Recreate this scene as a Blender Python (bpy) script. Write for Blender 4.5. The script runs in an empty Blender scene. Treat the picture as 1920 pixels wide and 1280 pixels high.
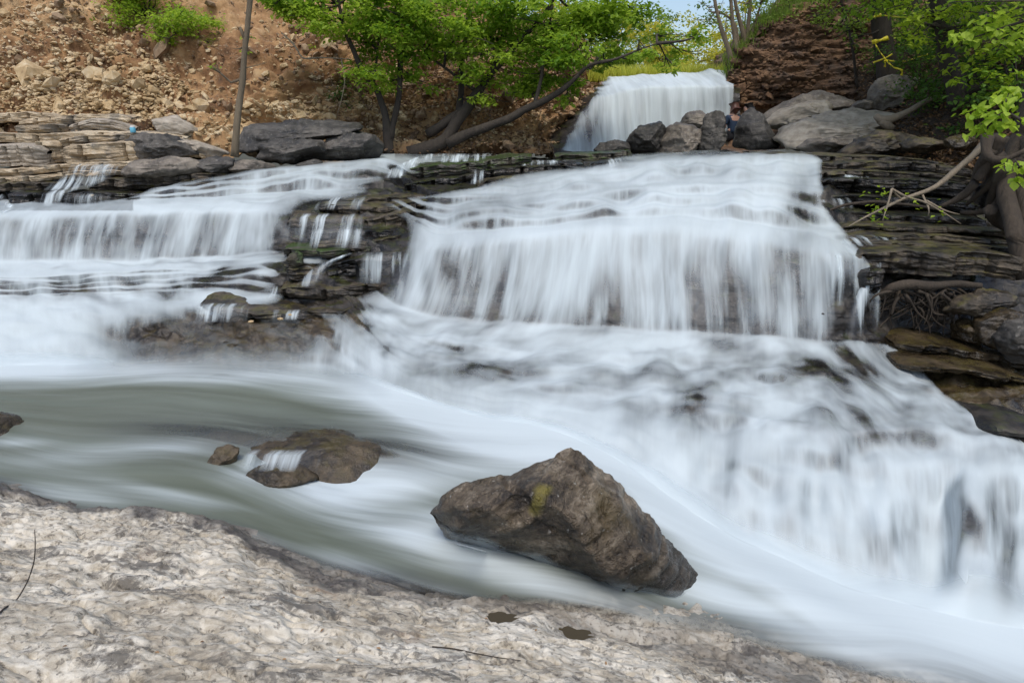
import bpy, math
import numpy as np
from mathutils import Vector, Matrix

# ------------------------------------------------------------------ camera, sky, sun, exposure
SC = bpy.context.scene
W0, H0 = 1920.0, 1280.0
FPX = 1300.0
PITCH = math.radians(17.3)
CZ = 2.6
cam_d = bpy.data.cameras.new("camera")
cam_d.sensor_width = 36.0
cam_d.lens = 36.0 * FPX / W0
cam_d.clip_start = 0.05
cam_d.clip_end = 2000.0
cam = bpy.data.objects.new("camera", cam_d)
cam.location = (0, 0, CZ)
cam.rotation_euler = (math.pi / 2 - PITCH, 0, 0)
SC.collection.objects.link(cam)
SC.camera = cam

SUN_EL, SUN_AZ = math.radians(64), math.radians(182)      # azimuth from +Y clockwise: high behind the camera, veiled
wd = bpy.data.worlds.new("World"); SC.world = wd; wd.use_nodes = True
wn = wd.node_tree.nodes; wn.clear()
sky = wn.new("ShaderNodeTexSky"); sky.sky_type = 'NISHITA'; sky.sun_disc = False
sky.sun_elevation = SUN_EL; sky.sun_rotation = SUN_AZ
sky.air_density = 1.0; sky.dust_density = 2.6; sky.ozone_density = 1.0
bg = wn.new("ShaderNodeBackground"); bg.inputs[1].default_value = 0.15
wo = wn.new("ShaderNodeOutputWorld")
wd.node_tree.links.new(sky.outputs[0], bg.inputs[0]); wd.node_tree.links.new(bg.outputs[0], wo.inputs[0])
sl = bpy.data.lights.new("sun", 'SUN'); sl.energy = 1.5; sl.angle = math.radians(24); sl.color = (1.0, 0.95, 0.87)
sun = bpy.data.objects.new("sun", sl); SC.collection.objects.link(sun)
sd = Vector((math.sin(SUN_AZ) * math.cos(SUN_EL), math.cos(SUN_AZ) * math.cos(SUN_EL), math.sin(SUN_EL)))
sun.rotation_euler = sd.to_track_quat('Z', 'Y').to_euler()
sun.location = sd * 60
SC.view_settings.view_transform = 'Standard'
SC.view_settings.look = 'None'
SC.view_settings.exposure = 0.36
SC.view_settings.gamma = 1.0
SC.cycles.transparent_max_bounces = 24
SC.cycles.max_bounces = 6
SC.cycles.use_denoising = True

# ------------------------------------------------------------------ helpers
RNG = np.random.default_rng(7)
_perm = np.random.default_rng(1).permutation(256)
_perm = np.concatenate([_perm, _perm, _perm])
_g = np.random.default_rng(2).normal(size=(256, 3)); _g /= np.linalg.norm(_g, axis=1)[:, None]

def noise(p):
    p = np.asarray(p, dtype=np.float64)
    i = np.floor(p).astype(np.int64); f = p - i; i &= 255
    w = f * f * f * (f * (f * 6 - 15) + 10)
    out = np.zeros(p.shape[:-1])
    for dx in (0, 1):
        for dy in (0, 1):
            for dz in (0, 1):
                h = _perm[_perm[_perm[(i[..., 0] + dx) & 255] + ((i[..., 1] + dy) & 255)] + ((i[..., 2] + dz) & 255)]
                g = _g[h]
                dd = f - np.array([dx, dy, dz])
                ww = (w[..., 0] if dx else 1 - w[..., 0]) * (w[..., 1] if dy else 1 - w[..., 1]) * (w[..., 2] if dz else 1 - w[..., 2])
                out += ww * (g * dd).sum(-1)
    return out * 1.5

def fbm(p, octv=4, gain=0.5, lac=2.03):
    p = np.asarray(p, dtype=np.float64); a = 1.0; s = np.zeros(p.shape[:-1])
    for k in range(octv):
        s += a * noise(p * (lac ** k) + 17.3 * k); a *= gain
    return s

def sstep(a, b, x):
    t = np.clip((x - a) / (b - a), 0, 1); return t * t * (3 - 2 * t)

CP, SP = math.cos(PITCH), math.sin(PITCH)
def P(px, py, d):
    """photo pixel + distance ahead of the camera (world y) -> world point"""
    px, py, d = np.broadcast_arrays(np.asarray(px, float), np.asarray(py, float), np.asarray(d, float))
    r = (px - W0 / 2) / FPX; u = (H0 / 2 - py) / FPX
    t = d / (CP + u * SP)
    return np.stack([r * t, d, CZ + t * (u * CP - SP)], -1)
def G(px, py, z):
    """photo pixel + height of the surface it lies on -> world point"""
    px, py, z = np.broadcast_arrays(np.asarray(px, float), np.asarray(py, float), np.asarray(z, float))
    r = (px - W0 / 2) / FPX; u = (H0 / 2 - py) / FPX
    t = (z - CZ) / (u * CP - SP)
    return np.stack([r * t, t * (CP + u * SP), z], -1)
def pix(p):
    q = p - np.array([0, 0, CZ])
    f = q[..., 1] * CP - q[..., 2] * SP
    u = q[..., 1] * SP + q[..., 2] * CP
    return W0 / 2 + FPX * q[..., 0] / f, H0 / 2 - FPX * u / f

COL = SC.collection
def link(o, parent=None):
    COL.objects.link(o)
    if parent is not None: o.parent = parent
    return o
def tag(o, label=None, cat=None, group=None, kind=None):
    if label: o["label"] = label
    if cat: o["category"] = cat
    if group: o["group"] = group
    if kind: o["kind"] = kind
    return o
def empty(name, loc, label=None, cat=None, group=None):
    o = bpy.data.objects.new(name, None); o.location = Vector([float(c) for c in loc]); o.empty_display_size = 0.1
    link(o); return tag(o, label, cat, group)

def mk(name, V, F, mat, parent=None, smooth=True, attrs=None, origin=None):
    """one mesh object from numpy arrays; F is an (n,3) or (n,4) array or a list of such arrays"""
    V = np.asarray(V, dtype=np.float64).reshape(-1, 3)
    if origin is None:
        if parent is not None: origin = np.array(parent.matrix_world.translation if parent.parent is None else parent["_o"]) if False else np.array(parent.get("_o", tuple(parent.location)))
        else: origin = np.array([(V[:, 0].min() + V[:, 0].max()) / 2, (V[:, 1].min() + V[:, 1].max()) / 2, V[:, 2].min()])
    me = bpy.data.meshes.new(name)
    Fs = F if isinstance(F, list) else [F]
    Fs = [np.asarray(f, dtype=np.int32) for f in Fs if len(f)]
    nl = sum(f.size for f in Fs); nf = sum(len(f) for f in Fs)
    me.vertices.add(len(V)); me.vertices.foreach_set("co", (V - origin).ravel())
    me.loops.add(nl); me.loops.foreach_set("vertex_index", np.concatenate([f.ravel() for f in Fs]))
    tot = np.concatenate([np.full(len(f), f.shape[1], dtype=np.int32) for f in Fs])
    st = np.concatenate([[0], np.cumsum(tot)[:-1]]).astype(np.int32)
    me.polygons.add(nf); me.polygons.foreach_set("loop_start", st); me.polygons.foreach_set("loop_total", tot)
    me.polygons.foreach_set("use_smooth", np.full(nf, smooth, dtype=bool))
    me.update(calc_edges=True)
    if attrs:
        for k, a in attrs.items():
            a = np.asarray(a, dtype=np.float32)
            if a.ndim == 1:
                at = me.attributes.new(k, 'FLOAT', 'POINT'); at.data.foreach_set("value", a)
            else:
                at = me.attributes.new(k, 'FLOAT_VECTOR', 'POINT'); at.data.foreach_set("vector", a.ravel())
    if mat is not None: me.materials.append(mat)
    o = bpy.data.objects.new(name, me)
    if parent is None: o.location = Vector([float(c) for c in origin])
    o["_o"] = [float(c) for c in origin]
    return link(o, parent)

def grid_faces(n, m, wrap=False):
    """n rows, m columns"""
    i = np.arange(n - 1)[:, None]; j = np.arange(m if wrap else m - 1)[None, :]
    j2 = (j + 1) % m
    return np.stack([i * m + j, i * m + j2, (i + 1) * m + j2, (i + 1) * m + j], -1).reshape(-1, 4)

def gsmooth(a, s, axis):
    if s <= 0: return a
    r = int(3 * s) + 1; k = np.exp(-0.5 * (np.arange(-r, r + 1) / s) ** 2); k /= k.sum()
    b = np.moveaxis(a, axis, -1)
    pad = np.concatenate([np.repeat(b[..., :1], r, -1), b, np.repeat(b[..., -1:], r, -1)], -1)
    out = np.zeros_like(b)
    for q in range(2 * r + 1): out += k[q] * pad[..., q:q + b.shape[-1]]
    return np.moveaxis(out, -1, axis)

def vnormals(X):
    du = np.gradient(X, axis=1); dv = np.gradient(X, axis=0)
    n = np.cross(du, dv); n /= np.linalg.norm(n, axis=-1, keepdims=True) + 1e-9
    return n

# ------------------------------------------------------------------ materials
class NT:
    def __init__(s, name):
        s.m = bpy.data.materials.new(name); s.m.use_nodes = True; s.t = s.m.node_tree; s.t.nodes.clear()
        s.out = s.t.nodes.new("ShaderNodeOutputMaterial")
    def n(s, typ, ins=None, **kw):
        nd = s.t.nodes.new(typ)
        for k, v in kw.items(): setattr(nd, k, v)
        for k, v in (ins or {}).items():
            if isinstance(v, bpy.types.NodeSocket): s.t.links.new(v, nd.inputs[k])
            else: nd.inputs[k].default_value = v
        return nd
    def noise(s, vec, scale, detail=5, rough=0.55, dist=0.0):
        return s.n("ShaderNodeTexNoise", {"Vector": vec, "Scale": scale, "Detail": detail, "Roughness": rough, "Distortion": dist}).outputs[0]
    def ramp(s, fac, stops, interp='LINEAR'):
        nd = s.n("ShaderNodeValToRGB", {"Fac": fac}); cr = nd.color_ramp; cr.interpolation = interp
        while len(cr.elements) < len(stops): cr.elements.new(0.5)
        for e, (p, c) in zip(cr.elements, stops):
            e.position = p; e.color = (c, c, c, 1) if isinstance(c, (int, float)) else (c[0], c[1], c[2], 1)
        return nd.outputs[0]
    def math(s, op, a, b=0.0, c=0.0, clamp=False):
        nd = s.n("ShaderNodeMath", {0: a, 1: b, 2: c}, operation=op); nd.use_clamp = clamp; return nd.outputs[0]
    def mix(s, f, a, b, blend='MIX'):
        nd = s.n("ShaderNodeMix", data_type='RGBA', blend_type=blend)
        for k, v in ((0, f), (6, a), (7, b)):
            if isinstance(v, bpy.types.NodeSocket): s.t.links.new(v, nd.inputs[k])
            else: nd.inputs[k].default_value = v if k == 0 else (v[0], v[1], v[2], 1)
        return nd.outputs[2]
    def mapping(s, vec, scale):
        return s.n("ShaderNodeMapping", {"Vector": vec, "Scale": scale}).outputs[0]
    def pos(s): return s.n("ShaderNodeNewGeometry").outputs["Position"]
    def attr(s, name): return s.n("ShaderNodeAttribute", attribute_name=name)
    def done(s, shader):
        s.t.links.new(shader, s.out.inputs[0]); return s.m

def rock_mat(name, cols, scale=2.0, bed=0.0, rough=(0.45, 0.85), moss=None, moss_amt=0.5, bump=0.5, spots=0.0, bedscale=14.0, stain=None):
    t = NT(name); pos = t.pos()
    big = t.noise(pos, scale, 6, 0.6, 0.4)
    med = t.noise(pos, scale * 5.5, 6, 0.65)
    fine = t.noise(pos, scale * 26, 5, 0.7)
    f = t.math('MULTIPLY_ADD', med, 0.45, t.math('MULTIPLY', big, 0.6))
    col = t.ramp(f, [(0.34, cols[0]), (0.50, cols[1]), (0.66, cols[2])])
    hgt = t.math('MULTIPLY_ADD', fine, 0.35, t.math('MULTIPLY', med, 0.8))
    if bed > 0:
        bv = t.mapping(pos, (2.2, 2.2, bedscale))
        b = t.noise(bv, 1.0, 5, 0.6, 0.6)
        bd = t.ramp(b, [(0.36, 0.35), (0.5, 1.0), (0.62, 0.75)])
        col = t.mix(bed, col, bd, 'MULTIPLY')
        hgt = t.math('MULTIPLY_ADD', b, 1.6 * bed, hgt)
    if stain is not None:
        sm = t.ramp(t.noise(pos, scale * 1.7, 4, 0.5), [(0.52, 0.0), (0.66, 0.8)])
        col = t.mix(sm, col, stain)
    if spots > 0:
        sp = t.ramp(t.noise(pos, scale * 14, 3, 0.5), [(0.62, 0.0), (0.70, 1.0)])
        col = t.mix(t.math('MULTIPLY', sp, spots), col, (0.5, 0.5, 0.46))
    if moss is not None:
        nz = t.n("ShaderNodeSeparateXYZ", {0: t.n("ShaderNodeNewGeometry").outputs["Normal"]}).outputs[2]
        mm = t.ramp(t.math('MULTIPLY_ADD', nz, 0.22, t.noise(pos, scale * 2.2, 5, 0.6)), [(0.62 - 0.2 * moss_amt, 0.0), (0.80 - 0.2 * moss_amt, 1.0)])
        col = t.mix(t.math('MULTIPLY', mm, 0.9), col, moss)
    ro = t.ramp(big, [(0.35, rough[0]), (0.65, rough[1])])
    bp = t.n("ShaderNodeBump", {"Strength": bump, "Distance": 0.03, "Height": hgt}).outputs[0]
    b = t.n("ShaderNodeBsdfPrincipled", {"Base Color": col, "Roughness": ro, "Normal": bp})
    return t.done(b.outputs[0])

M = {}
M['wet'] = rock_mat("wet_dark_rock", [(0.005, 0.0045, 0.004), (0.016, 0.014, 0.012), (0.055, 0.045, 0.034)], 2.2, 0.7, (0.18, 0.5), moss=(0.045, 0.05, 0.012), moss_amt=-0.35, bump=0.6)
M['ledge'] = rock_mat("ledge_rock", [(0.007, 0.006, 0.005), (0.034, 0.027, 0.019), (0.135, 0.105, 0.070)], 2.4, 0.75, (0.3, 0.7), moss=(0.09, 0.08, 0.02), moss_amt=-0.25, bump=0.7)
M['ledge_moss'] = rock_mat("mossy_ledge_rock", [(0.02, 0.02, 0.018), (0.05, 0.045, 0.035), (0.10, 0.085, 0.06)], 2.4, 0.7, (0.25, 0.6), moss=(0.035, 0.065, 0.008), moss_amt=0.15, bump=0.7)
M['brown'] = rock_mat("brown_wet_rock", [(0.010, 0.007, 0.005), (0.036, 0.026, 0.014), (0.10, 0.072, 0.038)], 2.6, 0.35, (0.12, 0.45), moss=(0.07, 0.055, 0.018), moss_amt=-0.3, bump=0.7)
M['tan'] = rock_mat("tan_ledge_rock", [(0.20, 0.15, 0.095), (0.42, 0.33, 0.215), (0.58, 0.50, 0.37)], 1.7, 0.42, (0.6, 0.9), bump=0.7, stain=(0.14, 0.13, 0.115), bedscale=18)
M['grey'] = rock_mat("grey_boulder_rock", [(0.06, 0.052, 0.043), (0.155, 0.132, 0.106), (0.31, 0.27, 0.22)], 1.8, 0.45, (0.5, 0.85), bump=0.7, spots=0.25)
M['dgrey'] = rock_mat("dark_grey_boulder_rock", [(0.014, 0.013, 0.011), (0.050, 0.045, 0.039), (0.14, 0.127, 0.11)], 1.8, 0.5, (0.45, 0.8), bump=0.7, spots=0.2)
M['pale'] = rock_mat("pale_boulder_rock", [(0.15, 0.128, 0.10), (0.32, 0.275, 0.215), (0.47, 0.42, 0.345)], 1.6, 0.4, (0.6, 0.9), bump=0.6, spots=0.15)
def main_mat():
    t = NT("wet_boulder_rock"); pos = t.pos()
    lay = t.mapping(t.n("ShaderNodeVectorRotate", {"Vector": pos, "Angle": 0.55}, rotation_type='Y_AXIS').outputs[0], (1.6, 1.6, 5.0))
    big = t.noise(pos, 2.2, 6, 0.6, 0.6); b = t.noise(lay, 1.6, 6, 0.62, 0.25); fine = t.noise(pos, 30, 6, 0.72); med = t.noise(pos, 8, 6, 0.65, 0.5)
    f = t.math('MULTIPLY_ADD', b, 0.5, t.math('MULTIPLY_ADD', big, 0.35, t.math('MULTIPLY_ADD', fine, 0.34, -0.07)))
    col = t.ramp(f, [(0.40, (0.010, 0.007, 0.005)), (0.48, (0.045, 0.033, 0.021)), (0.55, (0.115, 0.088, 0.058)), (0.64, (0.28, 0.235, 0.175))])
    ol = t.ramp(t.noise(pos, 2.8, 5, 0.65), [(0.50, 0.0), (0.68, 0.7)]); col = t.mix(ol, col, (0.075, 0.054, 0.018))
    vein = t.ramp(t.math('ABSOLUTE', t.math('SUBTRACT', t.noise(pos, 2.6, 5, 0.6, 1.2), 0.5)), [(0.0, 1.0), (0.012, 0.0)])
    col = t.mix(t.math('MULTIPLY', vein, 0.12), col, (0.012, 0.010, 0.008))
    sp = t.ramp(t.noise(pos, 21, 4, 0.6), [(0.66, 0.0), (0.71, 0.9)]); col = t.mix(sp, col, (0.36, 0.34, 0.30))
    ms = t.attr("moss").outputs["Fac"]; mm = t.ramp(t.math('MULTIPLY', ms, t.math('MULTIPLY_ADD', med, 1.2, 0.0)), [(0.25, 0.0), (0.75, 0.9)]); col = t.mix(mm, col, (0.17, 0.14, 0.025))
    w = t.ramp(t.attr("wetz").outputs["Fac"], [(0.64, 1.0), (0.90, 0.0)]); col = t.mix(t.math('MULTIPLY', w, 0.75), col, (0.014, 0.011, 0.008))
    h = t.math('MULTIPLY_ADD', b, 1.3, t.math('MULTIPLY_ADD', med, 0.6, t.math('MULTIPLY_ADD', fine, 0.75, t.math('MULTIPLY', vein, -0.3))))
    bp = t.n("ShaderNodeBump", {"Strength": 0.85, "Distance": 0.035, "Height": h}).outputs[0]
    ro = t.math('MULTIPLY_ADD', w, -0.25, t.math('MULTIPLY_ADD', med, 0.36, 0.18))
    return t.done(t.n("ShaderNodeBsdfPrincipled", {"Base Color": col, "Roughness": ro, "Normal": bp}).outputs[0])
M['main'] = main_mat()
M['cliff'] = rock_mat("brown_cliff_rock", [(0.030, 0.018, 0.010), (0.13, 0.070, 0.035), (0.28, 0.165, 0.085)], 1.3, 0.85, (0.8, 0.95), bump=1.0, bedscale=11, stain=(0.10, 0.07, 0.05))
M['stone'] = rock_mat("scree_stone", [(0.20, 0.13, 0.06), (0.42, 0.30, 0.155), (0.58, 0.48, 0.32)], 2.0, 0.0, (0.8, 0.95), bump=0.4)
M['stone_b'] = rock_mat("brown_bank_stone", [(0.09, 0.06, 0.035), (0.20, 0.13, 0.075), (0.33, 0.24, 0.15)], 2.0, 0.0, (0.8, 0.95), bump=0.4)

def soil_mat():
    t = NT("bank_soil"); pos = t.pos()
    big = t.noise(pos, 0.42, 5, 0.6, 0.5); med = t.noise(pos, 3.0, 6, 0.7); fine = t.noise(pos, 26, 5, 0.7)
    f = t.math('MULTIPLY_ADD', med, 0.38, t.math('MULTIPLY_ADD', big, 0.78, -0.06))
    col = t.ramp(f, [(0.36, (0.060, 0.032, 0.016)), (0.47, (0.19, 0.098, 0.042)), (0.56, (0.36, 0.215, 0.10)), (0.68, (0.48, 0.345, 0.19))])
    vor = t.n("ShaderNodeTexVoronoi", {"Vector": pos, "Scale": 15.0}, feature='F1')
    peb = t.ramp(vor.outputs["Distance"], [(0.18, 1.0), (0.42, 0.0)])
    pcol = t.mix(0.6, (0.33, 0.23, 0.13), t.ramp(t.n("ShaderNodeSeparateColor", {0: vor.outputs["Color"]}).outputs[0], [(0.0, (0.14, 0.08, 0.045)), (1.0, (0.5, 0.40, 0.27))]))
    pm = t.math('MULTIPLY', peb, t.ramp(t.noise(pos, 0.9, 4, 0.6), [(0.46, 0.0), (0.66, 0.6)]))
    col = t.mix(pm, col, pcol)
    h = t.math('MULTIPLY_ADD', fine, 0.4, t.math('MULTIPLY_ADD', pm, 0.9, t.math('MULTIPLY', med, 1.0)))
    bp = t.n("ShaderNodeBump", {"Strength": 0.8, "Distance": 0.05, "Height": h}).outputs[0]
    return t.done(t.n("ShaderNodeBsdfPrincipled", {"Base Color": col, "Roughness": 0.95, "Normal": bp}).outputs[0])
M['soil'] = soil_mat()

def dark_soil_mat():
    t = NT("shade_toned_bank_soil"); pos = t.pos()  # dark soil: the tree shade on this bank is put into the colour
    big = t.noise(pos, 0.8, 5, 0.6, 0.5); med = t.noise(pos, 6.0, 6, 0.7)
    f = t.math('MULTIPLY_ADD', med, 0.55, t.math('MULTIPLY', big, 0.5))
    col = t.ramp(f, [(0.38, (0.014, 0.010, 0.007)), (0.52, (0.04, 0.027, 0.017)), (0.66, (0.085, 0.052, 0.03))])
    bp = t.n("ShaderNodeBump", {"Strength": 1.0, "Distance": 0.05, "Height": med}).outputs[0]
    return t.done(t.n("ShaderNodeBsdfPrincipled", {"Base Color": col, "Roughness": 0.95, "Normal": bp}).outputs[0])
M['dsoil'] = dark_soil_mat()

def fore_mat():
    t = NT("pale_pitted_limestone"); pos = t.pos()
    big = t.noise(pos, 1.6, 6, 0.6, 0.6); med = t.noise(t.mapping(pos, (1.0, 1.7, 1.0)), 13, 8, 0.72, 0.4); fine = t.noise(pos, 70, 6, 0.75)
    col = t.ramp(t.math('MULTIPLY_ADD', med, 0.6, t.math('MULTIPLY', big, 0.45)), [(0.37, (0.20, 0.175, 0.135)), (0.48, (0.42, 0.375, 0.295)), (0.60, (0.66, 0.62, 0.53))])
    # grey-black lichen crust
    lm = t.ramp(t.math('MULTIPLY_ADD', t.noise(pos, 16, 7, 0.75, 0.5), 0.55, t.math('MULTIPLY', t.noise(t.mapping(pos, (1.0, 2.2, 1.0)), 2.4, 4, 0.55), 0.5)), [(0.535, 0.0), (0.61, 0.8)])
    col = t.mix(lm, col, (0.085, 0.078, 0.068))
    rs = t.ramp(t.noise(pos, 3.1, 4, 0.6), [(0.64, 0.0), (0.74, 0.45)])
    col = t.mix(rs, col, (0.24, 0.14, 0.075))
    pit = t.ramp(t.noise(pos, 34, 4, 0.6), [(0.34, 1.0), (0.42, 0.0)])
    col = t.mix(t.math('MULTIPLY', pit, 0.6), col, (0.09, 0.075, 0.055))
    wet = t.attr("wet").outputs["Fac"]
    col = t.mix(wet, col, t.mix(0.85, col, (0.05, 0.044, 0.040)))
    h = t.math('MULTIPLY_ADD', fine, 0.35, t.math('MULTIPLY_ADD', med, 0.9, t.math('MULTIPLY', pit, -0.5)))
    bp = t.n("ShaderNodeBump", {"Strength": 0.8, "Distance": 0.013, "Height": h}).outputs[0]
    ro = t.math('MULTIPLY_ADD', wet, -0.6, 0.9)
    return t.done(t.n("ShaderNodeBsdfPrincipled", {"Base Color": col, "Roughness": ro, "Normal": bp}).outputs[0])
M['fore'] = fore_mat()

def water_mat():
    """silky moving water: white where it is full of air, grey-green where it runs deep, thin veils let the rock through"""
    t = NT("flowing_water")
    fl = t.attr("flow").outputs["Vector"]; foam = t.attr("foam").outputs["Fac"]; cov = t.attr("cover").outputs["Fac"]
    s1 = t.noise(t.mapping(fl, (5.0, 0.6, 1)), 1.0, 3, 0.5, 0.12)
    s2 = t.noise(t.mapping(fl, (22.0, 0.9, 1)), 1.0, 2, 0.5, 0.05)
    st = t.math('MULTIPLY_ADD', s2, 0.20, t.math('MULTIPLY', s1, 0.84))           # about 0.52 mean
    # cover: opacity of the sheet, streaked
    k = t.math('MULTIPLY', t.math('MULTIPLY', t.math('SUBTRACT', st, 0.52), 2.7), t.attr('streak').outputs['Fac'])
    al = t.math('ADD', cov, t.math('MULTIPLY', k, t.math('MULTIPLY', t.math('SUBTRACT', 1.12, cov), 1.5)), clamp=True)
    al = t.math('MULTIPLY', al, t.math('MULTIPLY', cov, 6.0, clamp=True), clamp=True)
    fm = t.math('ADD', foam, t.math('MULTIPLY', k, t.math('MULTIPLY', t.math('MULTIPLY', foam, t.math('SUBTRACT', 1.15, foam)), 2.4)), clamp=True)
    col = t.mix(fm, (0.085, 0.098, 0.062), (0.68, 0.77, 0.80))
    bp = t.n("ShaderNodeBump", {"Strength": 0.15, "Distance": 0.03, "Height": st}).outputs[0]
    ro = t.math('MULTIPLY_ADD', fm, 0.4, 0.40)
    body = t.n("ShaderNodeBsdfPrincipled", {"Base Color": col, "Roughness": ro, "Normal": bp, "Specular IOR Level": 0.4})
    tl = t.n("ShaderNodeBsdfTranslucent", {"Color": (0.80, 0.86, 0.88, 1), "Normal": bp})
    mixt = t.n("ShaderNodeMixShader", {0: t.math('MULTIPLY', fm, 0.25), 1: body.outputs[0], 2: tl.outputs[0]})
    tr = t.n("ShaderNodeBsdfTransparent")
    gl = t.n("ShaderNodeBsdfGlossy", {"Color": (0.9, 0.95, 1.0, 1), "Roughness": 0.62, "Normal": bp})
    tr = t.n("ShaderNodeMixShader", {0: t.math('MULTIPLY', cov, 0.2), 1: tr.outputs[0], 2: gl.outputs[0]})
    fin = t.n("ShaderNodeMixShader", {0: al, 1: tr.outputs[0], 2: mixt.outputs[0]})
    return t.done(fin.outputs[0])
M['water'] = water_mat()

def leaf_mat(name, c1, c2, trans=0.4):
    t = NT(name)
    a = t.attr("tone").outputs["Fac"]
    col = t.mix(a, c1, c2)
    d = t.n("ShaderNodeBsdfPrincipled", {"Base Color": col, "Roughness": 0.55, "Specular IOR Level": 0.3})
    tc = t.mix(0.5, col, (col if False else (c2[0] * 1.3, c2[1] * 1.3, c2[2] * 0.8)))
    tl = t.n("ShaderNodeBsdfTranslucent", {"Color": tc})
    return t.done(t.n("ShaderNodeMixShader", {0: trans, 1: d.outputs[0], 2: tl.outputs[0]}).outputs[0])
M['leaf'] = leaf_mat("maple_leaf", (0.12, 0.25, 0.02), (0.42, 0.56, 0.07), 0.55)
M['leaf_r'] = leaf_mat("fresh_leaf", (0.12, 0.25, 0.02), (0.42, 0.54, 0.05), 0.5)
M['leaf_d'] = leaf_mat("shade_toned_leaf", (0.03, 0.085, 0.014), (0.13, 0.24, 0.035), 0.4)  # dark foliage: the shade over the bank is put into the leaf colour
M['leaf_y'] = leaf_mat("yellow_green_leaf", (0.30, 0.34, 0.04), (0.62, 0.58, 0.09), 0.5)  # yellow-green foliage, brightened so the colour carries the background's sunny glow
M['leaf_m'] = leaf_mat("mid_green_leaf", (0.08, 0.16, 0.025), (0.24, 0.33, 0.05), 0.45)
M['grass'] = leaf_mat("sun_toned_grass", (0.40, 0.46, 0.06), (0.68, 0.66, 0.12), 0.45)  # sunlight painted in: blade colour raised to look brightly lit
M['litter'] = leaf_mat("dead_leaf_litter", (0.10, 0.055, 0.028), (0.34, 0.22, 0.12), 0.1)

def bark_mat(name, c1, c2):
    t = NT(name); pos = t.pos()
    n1 = t.noise(t.mapping(pos, (14, 14, 2.5)), 1.0, 6, 0.65, 0.3); n2 = t.noise(pos, 3.0, 4, 0.6)
    col = t.mix(t.math('MULTIPLY_ADD', n1, 0.9, t.math('MULTIPLY_ADD', n2, 0.5, -0.25), clamp=True), c1, c2)
    bp = t.n("ShaderNodeBump", {"Strength": 1.0, "Distance": 0.035, "Height": n1}).outputs[0]
    return t.done(t.n("ShaderNodeBsdfPrincipled", {"Base Color": col, "Roughness": 0.9, "Normal": bp}).outputs[0])
M['bark'] = bark_mat("dark_bark", (0.018, 0.014, 0.011), (0.085, 0.068, 0.052))
M['bark_l'] = bark_mat("grey_brown_bark", (0.08, 0.06, 0.038), (0.24, 0.19, 0.125))
M['root'] = bark_mat("root_bark", (0.016, 0.012, 0.009), (0.095, 0.072, 0.05))
M['drift'] = bark_mat("bleached_wood", (0.14, 0.11, 0.08), (0.36, 0.30, 0.22))

def plain(name, c, rough=0.6, **kw):
    t = NT(name); n = t.noise(t.pos(), 18, 4, 0.6)
    col = t.mix(t.math('MULTIPLY', n, 0.5), c, (c[0] * 0.55, c[1] * 0.55, c[2] * 0.55))
    return t.done(t.n("ShaderNodeBsdfPrincipled", {"Base Color": col, "Roughness": rough}).outputs[0])
M['tape'] = plain("yellow_tape", (0.78, 0.66, 0.03), 0.35)
M['skin'] = plain("skin", (0.45, 0.26, 0.19), 0.5)
M['top'] = plain("navy_cloth", (0.012, 0.030, 0.065), 0.85)
M['black'] = plain("dark_cloth", (0.012, 0.013, 0.018), 0.85)
M['hair_r'] = plain("auburn_hair", (0.09, 0.035, 0.022), 0.5)
M['hair_b'] = plain("black_hair", (0.012, 0.011, 0.011), 0.45)
M['blue'] = plain("light_blue_plastic", (0.16, 0.50, 0.66), 0.35)
M['white_pl'] = plain("white_plastic", (0.75, 0.78, 0.78), 0.35)
M['puddle'] = None
def puddle_mat():
    t = NT("still_brown_water")
    b = t.n("ShaderNodeBsdfPrincipled", {"Base Color": (0.055, 0.040, 0.014, 1), "Roughness": 0.04})
    return t.done(b.outputs[0])
M['puddle'] = puddle_mat()

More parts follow.
